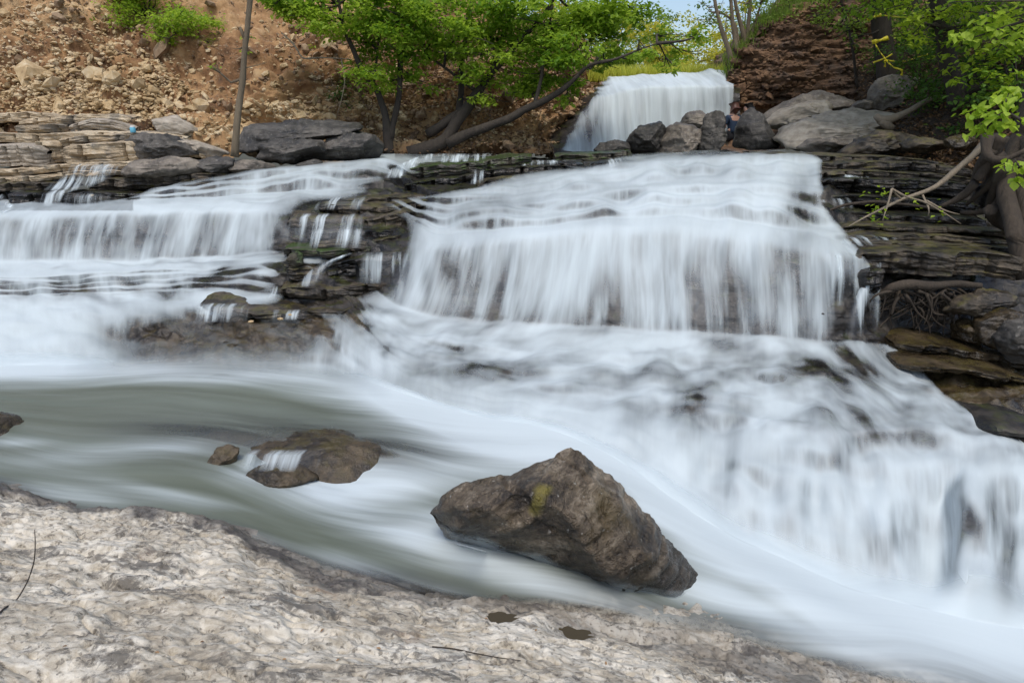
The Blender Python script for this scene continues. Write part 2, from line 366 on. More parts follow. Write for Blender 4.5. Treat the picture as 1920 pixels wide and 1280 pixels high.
# ------------------------------------------------------------------ lofted cascade profile (bed and water share it)
NL = 10
ST = {  # photo column: ten (row, distance) pairs from the top of the stream bed down to the pool
 -160: [(350,13.5),(384,11.0),(390,10.7),(396,10.4),(410,9.95),(490,9.6),(522,9.0),(556,8.8),(690,7.3),(722,7.0)],
    0: [(350,13.5),(384,11.0),(390,10.7),(396,10.4),(410,9.95),(490,9.6),(520,9.0),(555,8.8),(690,7.3),(722,7.0)],
  150: [(345,13.5),(376,11.0),(384,10.7),(391,10.3),(402,9.95),(490,9.6),(515,9.0),(553,8.8),(688,7.3),(720,7.0)],
  300: [(335,13.2),(356,11.2),(374,10.9),(387,10.2),(398,9.9),(488,9.6),(505,9.1),(547,8.8),(674,7.4),(705,7.1)],
  400: [(315,13.2),(338,11.3),(372,10.8),(386,10.2),(396,9.9),(484,9.6),(500,9.1),(548,8.7),(668,7.4),(700,7.1)],
  520: [(300,13.5),(318,11.6),(366,10.9),(385,10.1),(398,9.8),(470,9.5),(490,9.1),(548,8.6),(680,7.25),(705,7.0)],
  620: [(294,14.0),(306,11.9),(360,10.9),(385,9.95),(405,9.5),(462,9.2),(495,8.8),(560,8.3),(690,7.15),(715,6.9)],
  740: [(287,14.5),(299,12.2),(357,10.8),(395,9.8),(455,8.9),(575,8.1),(612,7.65),(685,6.9),(735,6.4),(760,6.15)],
  800: [(284,14.8),(345,10.5),(390,9.6),(440,8.75),(468,8.4),(590,7.95),(628,7.5),(702,6.7),(755,6.2),(780,5.95)],
  900: [(283,15.0),(345,10.4),(380,9.6),(440,8.65),(458,8.35),(598,7.88),(645,7.4),(730,6.45),(785,5.9),(806,5.72)],
 1000: [(282,15.2),(335,10.7),(378,9.45),(430,8.6),(448,8.25),(605,7.8),(652,7.3),(745,6.3),(800,5.76),(822,5.56)],
 1150: [(281,15.4),(308,10.9),(355,9.5),(412,8.6),(432,8.2),(612,7.68),(660,7.2),(757,6.18),(850,5.3),(872,5.12)],
 1300: [(280,15.5),(293,11.0),(345,9.45),(410,8.45),(436,8.05),(622,7.48),(670,7.0),(762,6.1),(975,4.76),(1000,4.6)],
 1450: [(279,15.5),(288,10.9),(345,9.3),(430,8.1),(460,7.7),(630,7.25),(682,6.8),(790,5.8),(1050,4.5),(1075,4.36)],
 1550: [(280,15.2),(296,10.7),(360,9.1),(452,7.88),(480,7.52),(635,7.2),(692,6.7),(806,5.62),(1092,4.32),(1116,4.18)],
 1640: [(285,14.0),(300,10.7),(390,9.1),(462,8.0),(492,7.6),(640,7.22),(700,6.65),(808,5.56),(1122,4.18),(1146,4.06)],
 1720: [(290,13.0),(300,11.4),(400,9.5),(475,8.5),(528,8.25),(645,7.55),(706,6.65),(806,5.54),(1142,4.1),(1166,3.98)],
 1800: [(290,12.5),(305,11.0),(400,9.5),(480,8.5),(530,8.25),(655,7.35),(715,6.55),(810,5.5),(1164,4.04),(1190,3.92)],
 1900: [(290,12.5),(310,10.8),(410,9.3),(490,8.4),(535,8.2),(675,7.15),(738,6.4),(832,5.45),(1182,4.0),(1206,3.88)],
 2080: [(290,12.5),(320,10.4),(420,9.1),(500,8.3),(545,8.1),(690,7.05),(752,6.3),(852,5.4),(1202,3.95),(1226,3.83)],
}
ST[2600] = [(a_ + 14, b_ - 0.05) for a_, b_ in ST[2080]]
SK = np.array(sorted(ST)); SA = np.array([ST[k] for k in SK], float)      # stations, lines, (py,d)
NSUB = [10, 56, 56, 18, 40, 26, 70, 120, 10]
def seg_profile(s, t):
    if s == 4: return t, t ** 1.5           # the big fall: out over the lip, then down
    return t, t
def loft(pxs, stairs=1.0, seed=0.0):
    py = np.stack([np.interp(pxs, SK, SA[:, i, 0]) for i in range(NL)]); d = np.stack([np.interp(pxs, SK, SA[:, i, 1]) for i in range(NL)])
    py = gsmooth(py, 7, 1); d = gsmooth(d, 7, 1)
    z = P(pxs[None], py, d)[..., 2]
    D, Z, SEG = [], [], []
    for s in range(NL - 1):
        n = NSUB[s]; t = (np.arange(n) / n)[:, None]
        wob = noise(np.stack([pxs / 90 + seed, np.full_like(pxs, 3.1 * s), np.zeros_like(pxs)], -1))[None] * 0.5 + \
              noise(np.stack([pxs / 33 + seed, np.full_like(pxs, 7.7 * s), np.zeros_like(pxs)], -1))[None] * 0.25
        CK = {1: (.14,.45,.78), 2: (.18,.52,.86), 6: (.10,.36,.55,.84), 7: (.07,.30,.50,.68,.90)}.get(s)
        td = np.repeat(t, len(pxs), 1); tz = td.copy()
        if CK and stairs > 0:
            acc = np.zeros_like(td); tot = np.zeros(len(pxs))
            for kk, c0 in enumerate(CK):
                def nz(sc, o): return noise(np.stack([pxs / sc + seed, np.full_like(pxs, 3.1 * s + 9.7 * kk + o), np.zeros_like(pxs) + o], -1))
                ck = np.clip(c0 + 0.16 * nz(160, 0) + 0.07 * nz(48, 4) + 0.03 * nz(17, 6), 0.03, 0.97); wk = np.clip(0.5 + 1.1 * nz(70, 8), 0.05, 1.3); hk = {1: .06, 2: .07, 6: .065, 7: .085}.get(s, .06) * (1 + 0.5 * np.clip(nz(90, 12), -0.7, 1))
                acc += wk[None] * sstep(0, 1, (t - (ck - hk)[None]) / (2 * hk)[None]); tot += wk
            tz = td + (acc / tot[None] - td) * stairs * (0.72 if s == 7 else 0.9) * (1 - 0.85 * np.exp(-((pxs - 710) / 100) ** 2) * (s >= 5))[None] * (1 - 0.5 * sstep(700, 400, pxs) * (s == 6))[None]
        if s == 4: tz = td ** 1.0; td = sstep(0, 1, td) * 0.4 + td * 0.6
        D.append(d[s] + (d[s + 1] - d[s]) * td); Z.append(z[s] + (z[s + 1] - z[s]) * tz); SEG.append(np.repeat(s + t, len(pxs), 1))
    D.append(d[-1:]); Z.append(z[-1:]); SEG.append(np.full((1, len(pxs)), NL - 1.0))
    return np.concatenate(D), np.concatenate(Z), np.concatenate(SEG)
def to3(pxs, D, Z):
    r = (pxs[None] - W0 / 2) / FPX
    return np.stack([r * (D * CP - (Z - CZ) * SP), D, Z], -1)

PXS = np.linspace(-160, 2600, 760)
# bed
bD, bZ, bS = loft(PXS, 1.0)
bX = to3(PXS, bD, bZ); nb = vnormals(gsmooth(gsmooth(bX, 2, 0), 2, 1))
if nb[..., 2].mean() < 0: nb = -nb
q = bX * np.array([1.2, 1.2, 6.0])
bX = bX - np.array([0, 0, 0.13]) + nb * (0.05 * fbm(q, 4) + 0.03 * fbm(bX * 7, 3))[..., None]
# submerged slab that breaks the surface left of the main rapids, and the wet brown rock to the right
bpx, bpy_ = pix(bX)
lift = 0.13 * np.exp(-(((bpx - 420) / 230) ** 2 + ((bpy_ - 642) / 46) ** 2) ** 2)
lift += 0.16 * sstep(1660, 1760, bpx - (bpy_ - 660) * 1.05) * sstep(640, 660, bpy_) * (1 - sstep(800, 850, bpy_))
bX[..., 2] += lift * (0.75 + 0.5 * fbm(bX * 3, 3))
bed = mk("stream_bed", bX.reshape(-1, 3), grid_faces(*bX.shape[:2]), M['wet'])
tag(bed, kind="structure")
br = bpx[:-1, :-1].ravel() > 1600
fcen = (bpy_[:-1, :-1].ravel() > 640)
idx = ((bpx - (bpy_ - 660) * 1.05)[:-1, :-1].ravel() > 1650).astype(np.int32) * fcen * (bpy_[:-1, :-1].ravel() < 860)
li = ((bpx[:-1, :-1].ravel() < 680) & (bpx[:-1, :-1].ravel() > 180) & (bpy_[:-1, :-1].ravel() > 585) & (bpy_[:-1, :-1].ravel() < 700)).astype(np.int32)
bed.data.materials.append(M['brown'])
bed.data.polygons.foreach_set("material_index", np.maximum(idx, li))

# water on it
PXW = np.linspace(-160, 2600, 1060)
wD, wZ, wS = loft(PXW, 0.95)
wZ = gsmooth(wZ, 2.0, 0); wD = gsmooth(wD, 2.0, 0); wZ = gsmooth(wZ, 5.0, 1); wD = gsmooth(wD, 5.0, 1)
_m = sstep(3.3, 3.8, wS) * (1 - sstep(4.8, 5.3, wS)); wZ = wZ * (1 - _m) + gsmooth(wZ, 5, 0) * _m; wD = wD * (1 - _m) + gsmooth(wD, 5, 0) * _m
wX = to3(PXW, wD, wZ); nw = vnormals(wX)
if nw[..., 2].mean() < 0: nw = -nw
steep = 1 - np.clip(nw[..., 2], 0, 1)
rap = sstep(4.9, 5.3, wS) * (1 - sstep(8.0, 8.4, wS)) * (1 - 0.75 * sstep(7.0, 7.3, wS))
arc = np.concatenate([np.zeros((1, len(PXW))), np.cumsum(np.linalg.norm(np.diff(wX, axis=0), axis=-1) * (1 + 1.6 * rap[1:] + 1.0 * (1 - steep[1:])), 0)])
fan = 0.45 * sstep(3.5, 6.5, wS) * (1 - sstep(900, 1250, PXW))[None] * sstep(560, 760, PXW)[None] + 0.25 * sstep(2.5, 5.5, wS) * (1 - sstep(420, 560, PXW))[None] - 0.3 * sstep(5.0, 8.0, wS) * sstep(1300, 1800, PXW)[None]
fx = fan + PXW[None] / FPX * 8.0 + 0.07 * noise(np.stack([wX[..., 0] * 0.9, arc * 0.5, np.zeros_like(arc)], -1))
flow = np.stack([fx, arc, wS * 0.0], -1)
rip = fbm(np.stack([fx * 2.6, arc * 0.4, np.zeros_like(arc) + 4], -1), 2) * 0.04
lump = noise(np.stack([fx * 1.3, arc * 0.8, np.zeros_like(arc) + 9], -1)) * 0.05
wX = wX + nw * (rip + lump * (0.35 + 0.65 * rap) + 0.012)[..., None]
wpx, wpy = pix(wX)
def blobs(px, py, L):
    o = np.zeros_like(px)
    for cx, cy, rx, ry, a, *rot in L:
        th = math.radians(rot[0]) if rot else 0.0
        dx, dy = px - cx, py - cy
        ex = (dx * math.cos(th) + dy * math.sin(th)) / rx; ey = (-dx * math.sin(th) + dy * math.cos(th)) / ry
        o += a * np.exp(-(ex * ex + ey * ey))
    return o
stp = sstep(0.03, 0.40, steep)
cover = 0.85 + 0 * steep
cover += blobs(wpx, wpy, [
  # thin veils
  (1372,560,30,70,-0.55),(1590,570,35,75,-0.75),(1625,600,22,60,-0.5),(960,550,60,60,-0.22),(1130,570,40,60,-0.22),(1250,560,50,60,0.05),(1470,560,45,70,-0.22),(890,520,30,60,-.15),(1310,570,22,60,-.15),
  (840,500,25,50,-0.55),(800,530,14,40,-0.5),(1440,640,200,30,-0.05),
  (860,400,80,28,-0.22),(960,370,90,22,-0.22),(1090,345,80,18,-0.2),(1500,400,36,60,-0.25),(1500,360,30,40,-0.3),
  (520,450,30,40,-0.35),(30,450,40,40,-0.28),(210,445,60,36,-0.24),(330,450,60,36,-0.18),(450,520,60,26,-0.4),(370,530,40,20,-0.3),(120,450,40,36,-.2),(420,450,40,36,-.25),
  (480,340,150,14,-0.22),(700,345,60,22,-0.4),(760,335,40,24,-0.4),
  # rapids: rock glimpsed between the threads
  (800,720,130,45,-0.30),(960,690,120,40,-0.18),(1200,690,150,30,-0.15),(1300,780,60,45,-0.45),(1190,780,40,40,-0.25),
  (1450,700,160,30,-0.25),(1600,700,100,40,-0.35),(1540,780,90,30,-0.25),(1700,780,60,40,-0.4),
  (1750,860,200,20,-0.10),(1850,960,110,40,-0.16),(1700,1000,160,30,-0.18),(1880,1080,90,60,-0.14),(1650,1060,100,50,-0.15),(1420,880,100,50,-0.12),
  # full white
  (1150,470,130,45,0.25),(1320,420,140,60,0.25),(150,500,260,26,0.35),(300,390,280,14,0.3),(640,335,80,20,0.2),(80,620,200,60,0.3),(1050,640,250,24,0.2),
  (560,645,110,45,-0.55),(330,650,160,46,-1.1),(450,612,130,26,-1.1),(600,600,60,16,-0.4)])
cover = np.clip(cover + 0.26 * (fbm(np.stack([fx * 1.3, arc * 0.35, np.zeros_like(arc) + 2], -1), 3) - 0.1) + 0.42 * rap * (fbm(np.stack([fx * 2.1, arc * 0.75, np.zeros_like(arc) + 12], -1), 3) - 0.12), 0, 1.0) - 0.50 * stp * (1 - 0.45 * sstep(3.4, 4.0, wS) * (1 - sstep(4.7, 5.0, wS))) * (1 - 0.25 * sstep(6.9, 7.1, wS))
# where rock stands clear of the water
cover -= 1.6 * np.clip(blobs(wpx, wpy, [(640,395,95,22,1.0),(700,440,70,40,1.0),(650,440,60,30,0.8),(680,505,70,45,1.0),(600,540,70,28,0.9),(545,520,25,40,0.5),(900,315,130,20,1.0,-8),(1060,303,110,14,0.9,-3),(820,350,120,14,0.8,-8),(560,575,110,12,0.8)]), 0, 1)
cover -= 2.0 * sstep(0, 40, wpx - np.interp(wpy, [280,300,360,400,470,520,640,660,740,800,830,1300], [1510,1525,1530,1540,1600,1640,1640,1680,1760,1850,1990,2100]))
cover -= 2.0 * (1 - sstep(-20, 14, wpy - np.interp(wpx, [-200,0,150,240,300,400,500,600,700,760], [372,372,384,372,348,330,314,302,292,270])))
cover = np.where((wpx < 250) & (wpy < 395), np.minimum(cover, 0.5), cover)
cover -= 0.7 * (1 - sstep(0, 22, wpy - 281)) * (wpx > 740)
cover -= 0.10 * rap
cover += 0.16 * sstep(6.8, 7.3, wS)
cover = np.clip(cover, 0, 1.0)
cover *= 1 - sstep(8.2, 9.0, wS)
foam = np.clip(0.93 + 0.12 * noise(np.stack([fx * 1.2, arc, np.zeros_like(arc) + 30], -1)) - 0.25 * (wS < 1.0), 0.0, 1)
foam -= blobs(wpx, wpy, [(800,730,140,40,0.25),(330,640,180,50,0.5),(540,650,100,40,0.35)])
wX[..., 2] -= 0.14 * sstep(8.0, 8.6, wS)
cas = mk("cascade_water", wX.reshape(-1, 3), grid_faces(*wX.shape[:2]), M['water'], attrs={"flow": flow.reshape(-1, 3), "foam": foam.ravel(), "cover": cover.ravel(), "streak": ((0.2 + 0.58 * stp) * (1 - 0.3 * rap)).ravel()})
tag(cas, kind="structure")

# ------------------------------------------------------------------ stream below the cascade
near = np.array([(-220,850,.06),(0,915,.05),(150,955,.04),(300,975,.03),(430,1000,.02),(600,1080,-.04),(850,1130,-.10),(1000,1160,-.14),(1180,1200,-.22),(1400,1250,-.36),(1650,1300,-.55),(1900,1350,-.74),(2150,1400,-.86),(2600,1480,-.98)], float)
far = np.array([(-220,668,.06),(0,670,.06),(150,668,.06),(300,662,.06),(400,665,.06),(560,675,.05),(740,728,.03),(900,775,.01),(1000,790,.0),(1120,830,-.03),(1280,950,-.33),(1430,1030,-.52),(1550,1078,-.57),(1700,1128,-.63),(2100,1190,-.76),(2560,1215,-.8)], float)
NU, NV = 720, 220
def rail(R, n):
    s = np.concatenate([[0], np.cumsum(np.hypot(np.diff(R[:, 0]), np.diff(R[:, 1])))]); s /= s[-1]
    t = np.linspace(0, 1, n); A = np.stack([np.interp(t, s, R[:, k]) for k in range(3)], -1)
    return gsmooth(A, 8, 0)
ra, rb = rail(near, NU), rail(far, NU)
A3, B3 = G(ra[:, 0], ra[:, 1], ra[:, 2]), G(rb[:, 0], rb[:, 1], rb[:, 2])
# push the near rail a little under the rock
ROW8 = sum(NSUB[:8])
B3 = np.stack([np.interp(rb[:, 0], PXW, (wX + nw * 0.02)[ROW8, :, k]) for k in range(3)], -1)
B3 = gsmooth(B3, 9, 0)
dirn = A3 - B3; dirn[:, 2] = 0; dirn /= np.linalg.norm(dirn, axis=1)[:, None]
A3 = A3 + dirn * 0.10
v = np.linspace(0, 1, NV)[:, None, None]
sX = A3[None] * (1 - v) + B3[None] * v
spx, spy = pix(sX)
slen = np.concatenate([[0], np.cumsum(np.linalg.norm(np.diff((A3 + B3) / 2, axis=0), axis=1))])
wid = np.linalg.norm(A3 - B3, axis=1)
cu = (v[..., 0]) * wid[None]; al_ = np.repeat(slen[None], NV, 0)
# water heaped against the rocks and the diagonal tongue running out to the right
zz = blobs(spx, spy, [(1180,905,190,34,.09,30),(1420,1050,190,40,.10,36),(1650,1170,190,40,.08,28),(300,870,260,50,.035,10),(590,832,150,22,.05,6),(1000,1010,220,40,-.05,20),(1280,1110,120,40,-.06,20),(700,940,90,40,-.05),(620,880,120,30,-.06)])
zz += 0.028 * fbm(np.stack([cu * 2.0, al_ * 0.5, np.zeros_like(cu)], -1), 3)
sX[..., 2] += zz * sstep(0.0, 1.0, (1 - v[..., 0]) * wid[None])
EXT = 26
climb = np.stack([np.stack([np.interp(rb[:, 0], PXW, (wX + nw * 0.02)[ROW8 - j, :, k]) for k in range(3)], -1) for j in range(1, EXT + 1)])
sX = np.concatenate([sX, gsmooth(climb, 5, 1)])
_al = np.concatenate([np.zeros((1, NU)), np.cumsum(np.linalg.norm(np.diff(sX[NV - 1:], axis=0), axis=-1), 0)])[1:]
cu = np.concatenate([cu, cu[-1:] + _al]); al_ = np.concatenate([al_, np.repeat(al_[-1:], EXT, 0)]); vv_ = np.concatenate([np.repeat(v[:, 0], NU, 1), np.ones((EXT, NU))])
spx, spy = pix(sX)
wob = 0.25 * noise(np.stack([cu * .8, al_ * .6, np.zeros_like(cu) + 5], -1))
sflow = np.stack([cu * 0.9 + wob, al_ * 0.8, np.zeros_like(cu)], -1)
# foam where it tumbles
sf = 0.09 + blobs(spx, spy, [
 (60,690,330,26,.75),(300,690,60,14,.3),(470,705,120,14,.3),(760,760,200,36,.75,14),(1000,835,220,45,.9,14),(880,860,120,40,.35),(1250,960,130,60,.75,36),(1420,1040,230,40,.6,36),(1600,1130,280,60,.8,28),(1850,1210,200,60,.9,20),
 (700,910,130,32,.75),(600,920,90,30,.55,20),(760,1000,140,26,.45,20),(900,1060,160,22,.35,14),(700,1080,110,18,.45,22),(820,1110,90,14,.35,12),(1050,1085,140,16,.28,14),
 (1350,1120,260,30,.55,20),(1120,1120,200,26,.35,12),(1650,1230,260,40,.5,16),(810,985,70,30,.45),(920,1040,120,22,.4,20),(210,850,160,16,.30,-4),(330,835,90,14,.2),(130,925,120,12,.40,8),(330,930,150,14,.25,10),(470,1000,80,10,.2,20),(20,830,60,8,.3),(1360,1090,60,30,.2),(620,860,120,22,.35),(480,890,60,20,.3)])
sf = np.clip(sf, 0, 1)
sf -= blobs(spx, spy, [(230,755,260,34,.22),(640,770,160,22,.12),(1150,900,110,16,.34,33),(1330,1010,150,13,.30,36),(1230,1010,60,40,.22),(1480,1150,120,10,.16,30),(450,960,240,30,.12,22),(900,1110,200,20,.06,14)])
sf = np.clip(sf, 0.05, 1.0)
sc_ = np.ones_like(spx) * 0.97
# shallow margins: the bed shows through
edge = vv_ * wid[None]
_g2 = sstep(880, 1150, spx); sc_ *= 0.08 + 0.92 * sstep(0.04 + 0.03 * _g2, 0.34 + 0.42 * _g2, edge + 0.1 * noise(np.stack([edge * 2, al_, edge * 0], -1)))
sc_ += blobs(spx, spy, [(560,850,200,30,.12,8)])
sc_ -= blobs(spx, spy, [(1230,1212,260,42,.9,13),(1520,1272,180,28,.8,14),(1000,1160,120,20,.3,12),(560,826,240,40,.80,6),(720,852,90,22,.5,10),(300,810,110,20,.25),(330,700,160,14,.4),(500,690,120,14,.35)])
sc_ = np.clip(sc_, 0.0, 1.0)
sc_[NV:] *= (1 - sstep(0.0, 1.0, np.arange(1, EXT + 1) / EXT)[:, None] * 1.0) * (0.9 + 0.25 * noise(np.stack([cu[NV:] * 1.2, al_[NV:] * 2.5, cu[NV:] * 0], -1)))
sc_ = np.clip(sc_, 0, 1)
footf = np.exp(-((1 - vv_) * wid[None] / 0.45) ** 2); sf = np.clip(sf + 0.75 * footf * np.interp(rb[:, 0], [-200, 100, 220, 640, 760, 2100], [.9, .8, .1, .1, 1, 1])[None], 0, 1)
sc_ *= 1 - 0.85 * np.exp(-((1 - vv_) * wid[None] / 0.30) ** 2) * np.interp(rb[:, 0], [-200, 120, 230, 620, 740, 2100], [0, 0, 1, 1, 0, 0])[None]
st_o = mk("stream_water", sX.reshape(-1, 3), grid_faces(NV + EXT, NU), M['water'], attrs={"flow": sflow.reshape(-1, 3), "foam": sf.ravel(), "cover": sc_.ravel(), "streak": (0.60 - 0.45 * footf).ravel()})
tag(st_o, kind="structure")
# bed under the stream
kx = np.linspace(0, 1, 160)[None, :]; 
bx2 = sX[:NV:3, ::3].copy(); bx2[..., 2] -= 0.16 + 0.10 * np.abs(fbm(bx2 * 1.5, 3))
bx2[..., 2] += 0.05 * fbm(bx2 * 5, 3)
p2x, p2y = pix(bx2)
bx2[..., 2] += blobs(p2x, p2y, [(560,835,190,34,.15,8),(700,855,110,24,.13,12)]) * 0.2
sb = mk("stream_bottom", bx2.reshape(-1, 3), grid_faces(*bx2.shape[:2]), M['brown']); tag(sb, kind="structure")

# ------------------------------------------------------------------ foreground slab
fpx = np.linspace(-260, 2650, 860)
ekx = [-260,0,150,300,420,500,545,610,680,740,850,940,1000,1060,1130,1180,1300,1450,1650,1900,2300]
eky = [845,912,948,960,982,1030,1058,1084,1100,1116,1131,1130,1150,1163,1188,1203,1232,1268,1318,1385,1490]
ekz = [.14,.13,.12,.12,.13,.14,.13,.10,.07,.04,.0,-.04,-.08,-.12,-.16,-.19,-.26,-.36,-.53,-.72,-.86]
ey_, ez_ = np.interp(fpx, ekx, eky), np.interp(fpx, ekx, ekz)
ey_ = gsmooth(ey_, 2, 0) + 7 * noise(np.stack([fpx / 45, fpx * 0, fpx * 0], -1)) + 4 * noise(np.stack([fpx / 14, fpx * 0 + 3, fpx * 0], -1))
e3 = G(fpx, ey_, ez_)
bz = np.interp(fpx, [-260,0,600,1000,1300,1500,1700,2000,2300], [.85,.82,.74,.60,.22,.0,-.22,-.52,-.7])
b3 = G(fpx, np.full_like(fpx, 1290.0) + np.clip(ey_ - 1215, 0, 400) * 1.15, bz)
a3 = np.stack([fpx / 1300 * 1.5 - 1.1, np.full_like(fpx, -1.4), bz + 0.28], -1)
_g1 = sstep(820, 1080, fpx)
u3 = e3 + np.stack([fpx * 0 + 0.03, fpx * 0 + 0.10 + 0.08 * _g1, -0.10 + 0.06 * _g1], -1)
w3 = e3 + np.stack([fpx * 0 + 0.2, 0.50 + 0.15 * _g1, -0.34 + 0.16 * _g1], -1)
rows = []
for (p0, p1, n) in ((a3, b3, 40), (b3, e3, 260), (e3, u3, 14), (u3, w3, 14)):
    t = (np.arange(n) / n)[:, None, None]; rows.append(p0[None] * (1 - t) + p1[None] * t)
fX = np.concatenate(rows)
fX = np.concatenate([fX, w3[None]])
fX = gsmooth(fX, 3, 0)
flat = fX * np.array([1.0, 2.6, 1.0]); flat[..., 2] = 0
flat[..., 0] += 0.25 * noise(fX * 1.3); flat[..., 1] += 0.5 * noise(fX * 1.1 + 5)
rid = 1 - np.abs(fbm(flat * 1.5, 4, 0.55)) * 1.7
ph_ = fX[..., 1] * 3.3 + fX[..., 0] * 0.5 + 1.1 * fbm(fX * np.array([.9, .9, .1]) + 2, 3); sw = ph_ - np.floor(ph_); saw = sstep(0, .72, sw) * (1 - sstep(.72, 1.0, sw))
hz = 0.05 * saw * np.clip(0.6 + 0.8 * noise(fX * 1.3 + 8), 0, 1) + 0.035 * (rid - 0.6) + 0.05 * fbm(flat * 0.7 + 3, 2) + 0.014 * fbm(fX * np.array([8, 13, 1.0]), 4, 0.55)
hz *= 0.85; crk_ = np.abs(noise(flat * 1.15 + 31)); hz -= 0.022 * sstep(0.035, 0.0, crk_)
cell = noise(fX * np.array([16, 24, 1.0])); hz -= 0.022 * sstep(0.28, 0.6, cell)
cell2 = noise(fX * np.array([6, 9, 1.0]) + 40); hz -= 0.03 * sstep(0.35, 0.6, cell2)
q1x, q1y = pix(fX)
pud = blobs(q1x, q1y, [(940,1158,34,11,1.0),(1070,1188,46,11,1.0,8)])
fX[..., 2] += hz * (1 - np.clip(pud * 1.3, 0, 1)) - 0.03 * pud
dd = np.concatenate([np.repeat(np.linspace(1, 0, 301)[:, None], len(fpx), 1), np.zeros((len(fX) - 301, len(fpx)))])[:len(fX)]
ed = np.linalg.norm(fX - e3[None], axis=-1)
behind = np.zeros_like(ed); behind[300:] = 1
wet = np.clip(1 - sstep(0.08, 0.34, ed + 0.16 * noise(fX * 6)), 0, 1)
wet *= np.interp(fpx, [-260, 200, 430, 600, 900, 1200, 1400, 2300], [1, 1, 1.0, 1, .6, .5, .8, .9])[None]
wet = np.maximum(wet, behind * np.interp(fpx, [-260, 900, 1100, 2300], [0.9, 0.7, 0.35, 0.5])[None])
fo = mk("foreground_rock", fX.reshape(-1, 3), grid_faces(*fX.shape[:2]), M['fore'], attrs={"wet": wet.ravel()})
tag(fo, kind="structure")
for (cx, cy, rx, ry, rot, lb) in ((940, 1159, 33, 10, 4, "small brown rain puddle in the pale slab, rounder and farther upstream one"), (1072, 1189, 46, 10, 10, "long narrow brown rain puddle in the pale slab beside the water")):
    an = np.linspace(0, 2 * np.pi, 40, endpoint=False)
    rr = 0.9 + 0.55 * fbm(np.stack([np.cos(an) * 1.9 + cx * .37, np.sin(an) * 1.5, an * 0], -1))
    th = math.radians(rot)
    ex, ey2 = rx * 1.25 * rr * np.cos(an), ry * 1.25 * rr * np.sin(an)
    px_, py_ = cx + ex * math.cos(th) - ey2 * math.sin(th), cy + ex * math.sin(th) + ey2 * math.cos(th)
    # lies in its hollow: height read from the slab there
    k = np.argmin((q1x[40:300] - cx) ** 2 + (q1y[40:300] - cy) ** 2); zc = fX[40:300].reshape(-1, 3)[k, 2] + 0.012
    pts = G(px_, py_, zc); c = G(cx, cy, zc)
    V = np.concatenate([pts, c[None]]); n = len(pts)
    F = np.array([[i, (i + 1) % n, n] for i in range(n)])
    tag(mk("puddle", V, F, M['puddle']), lb, "puddle")

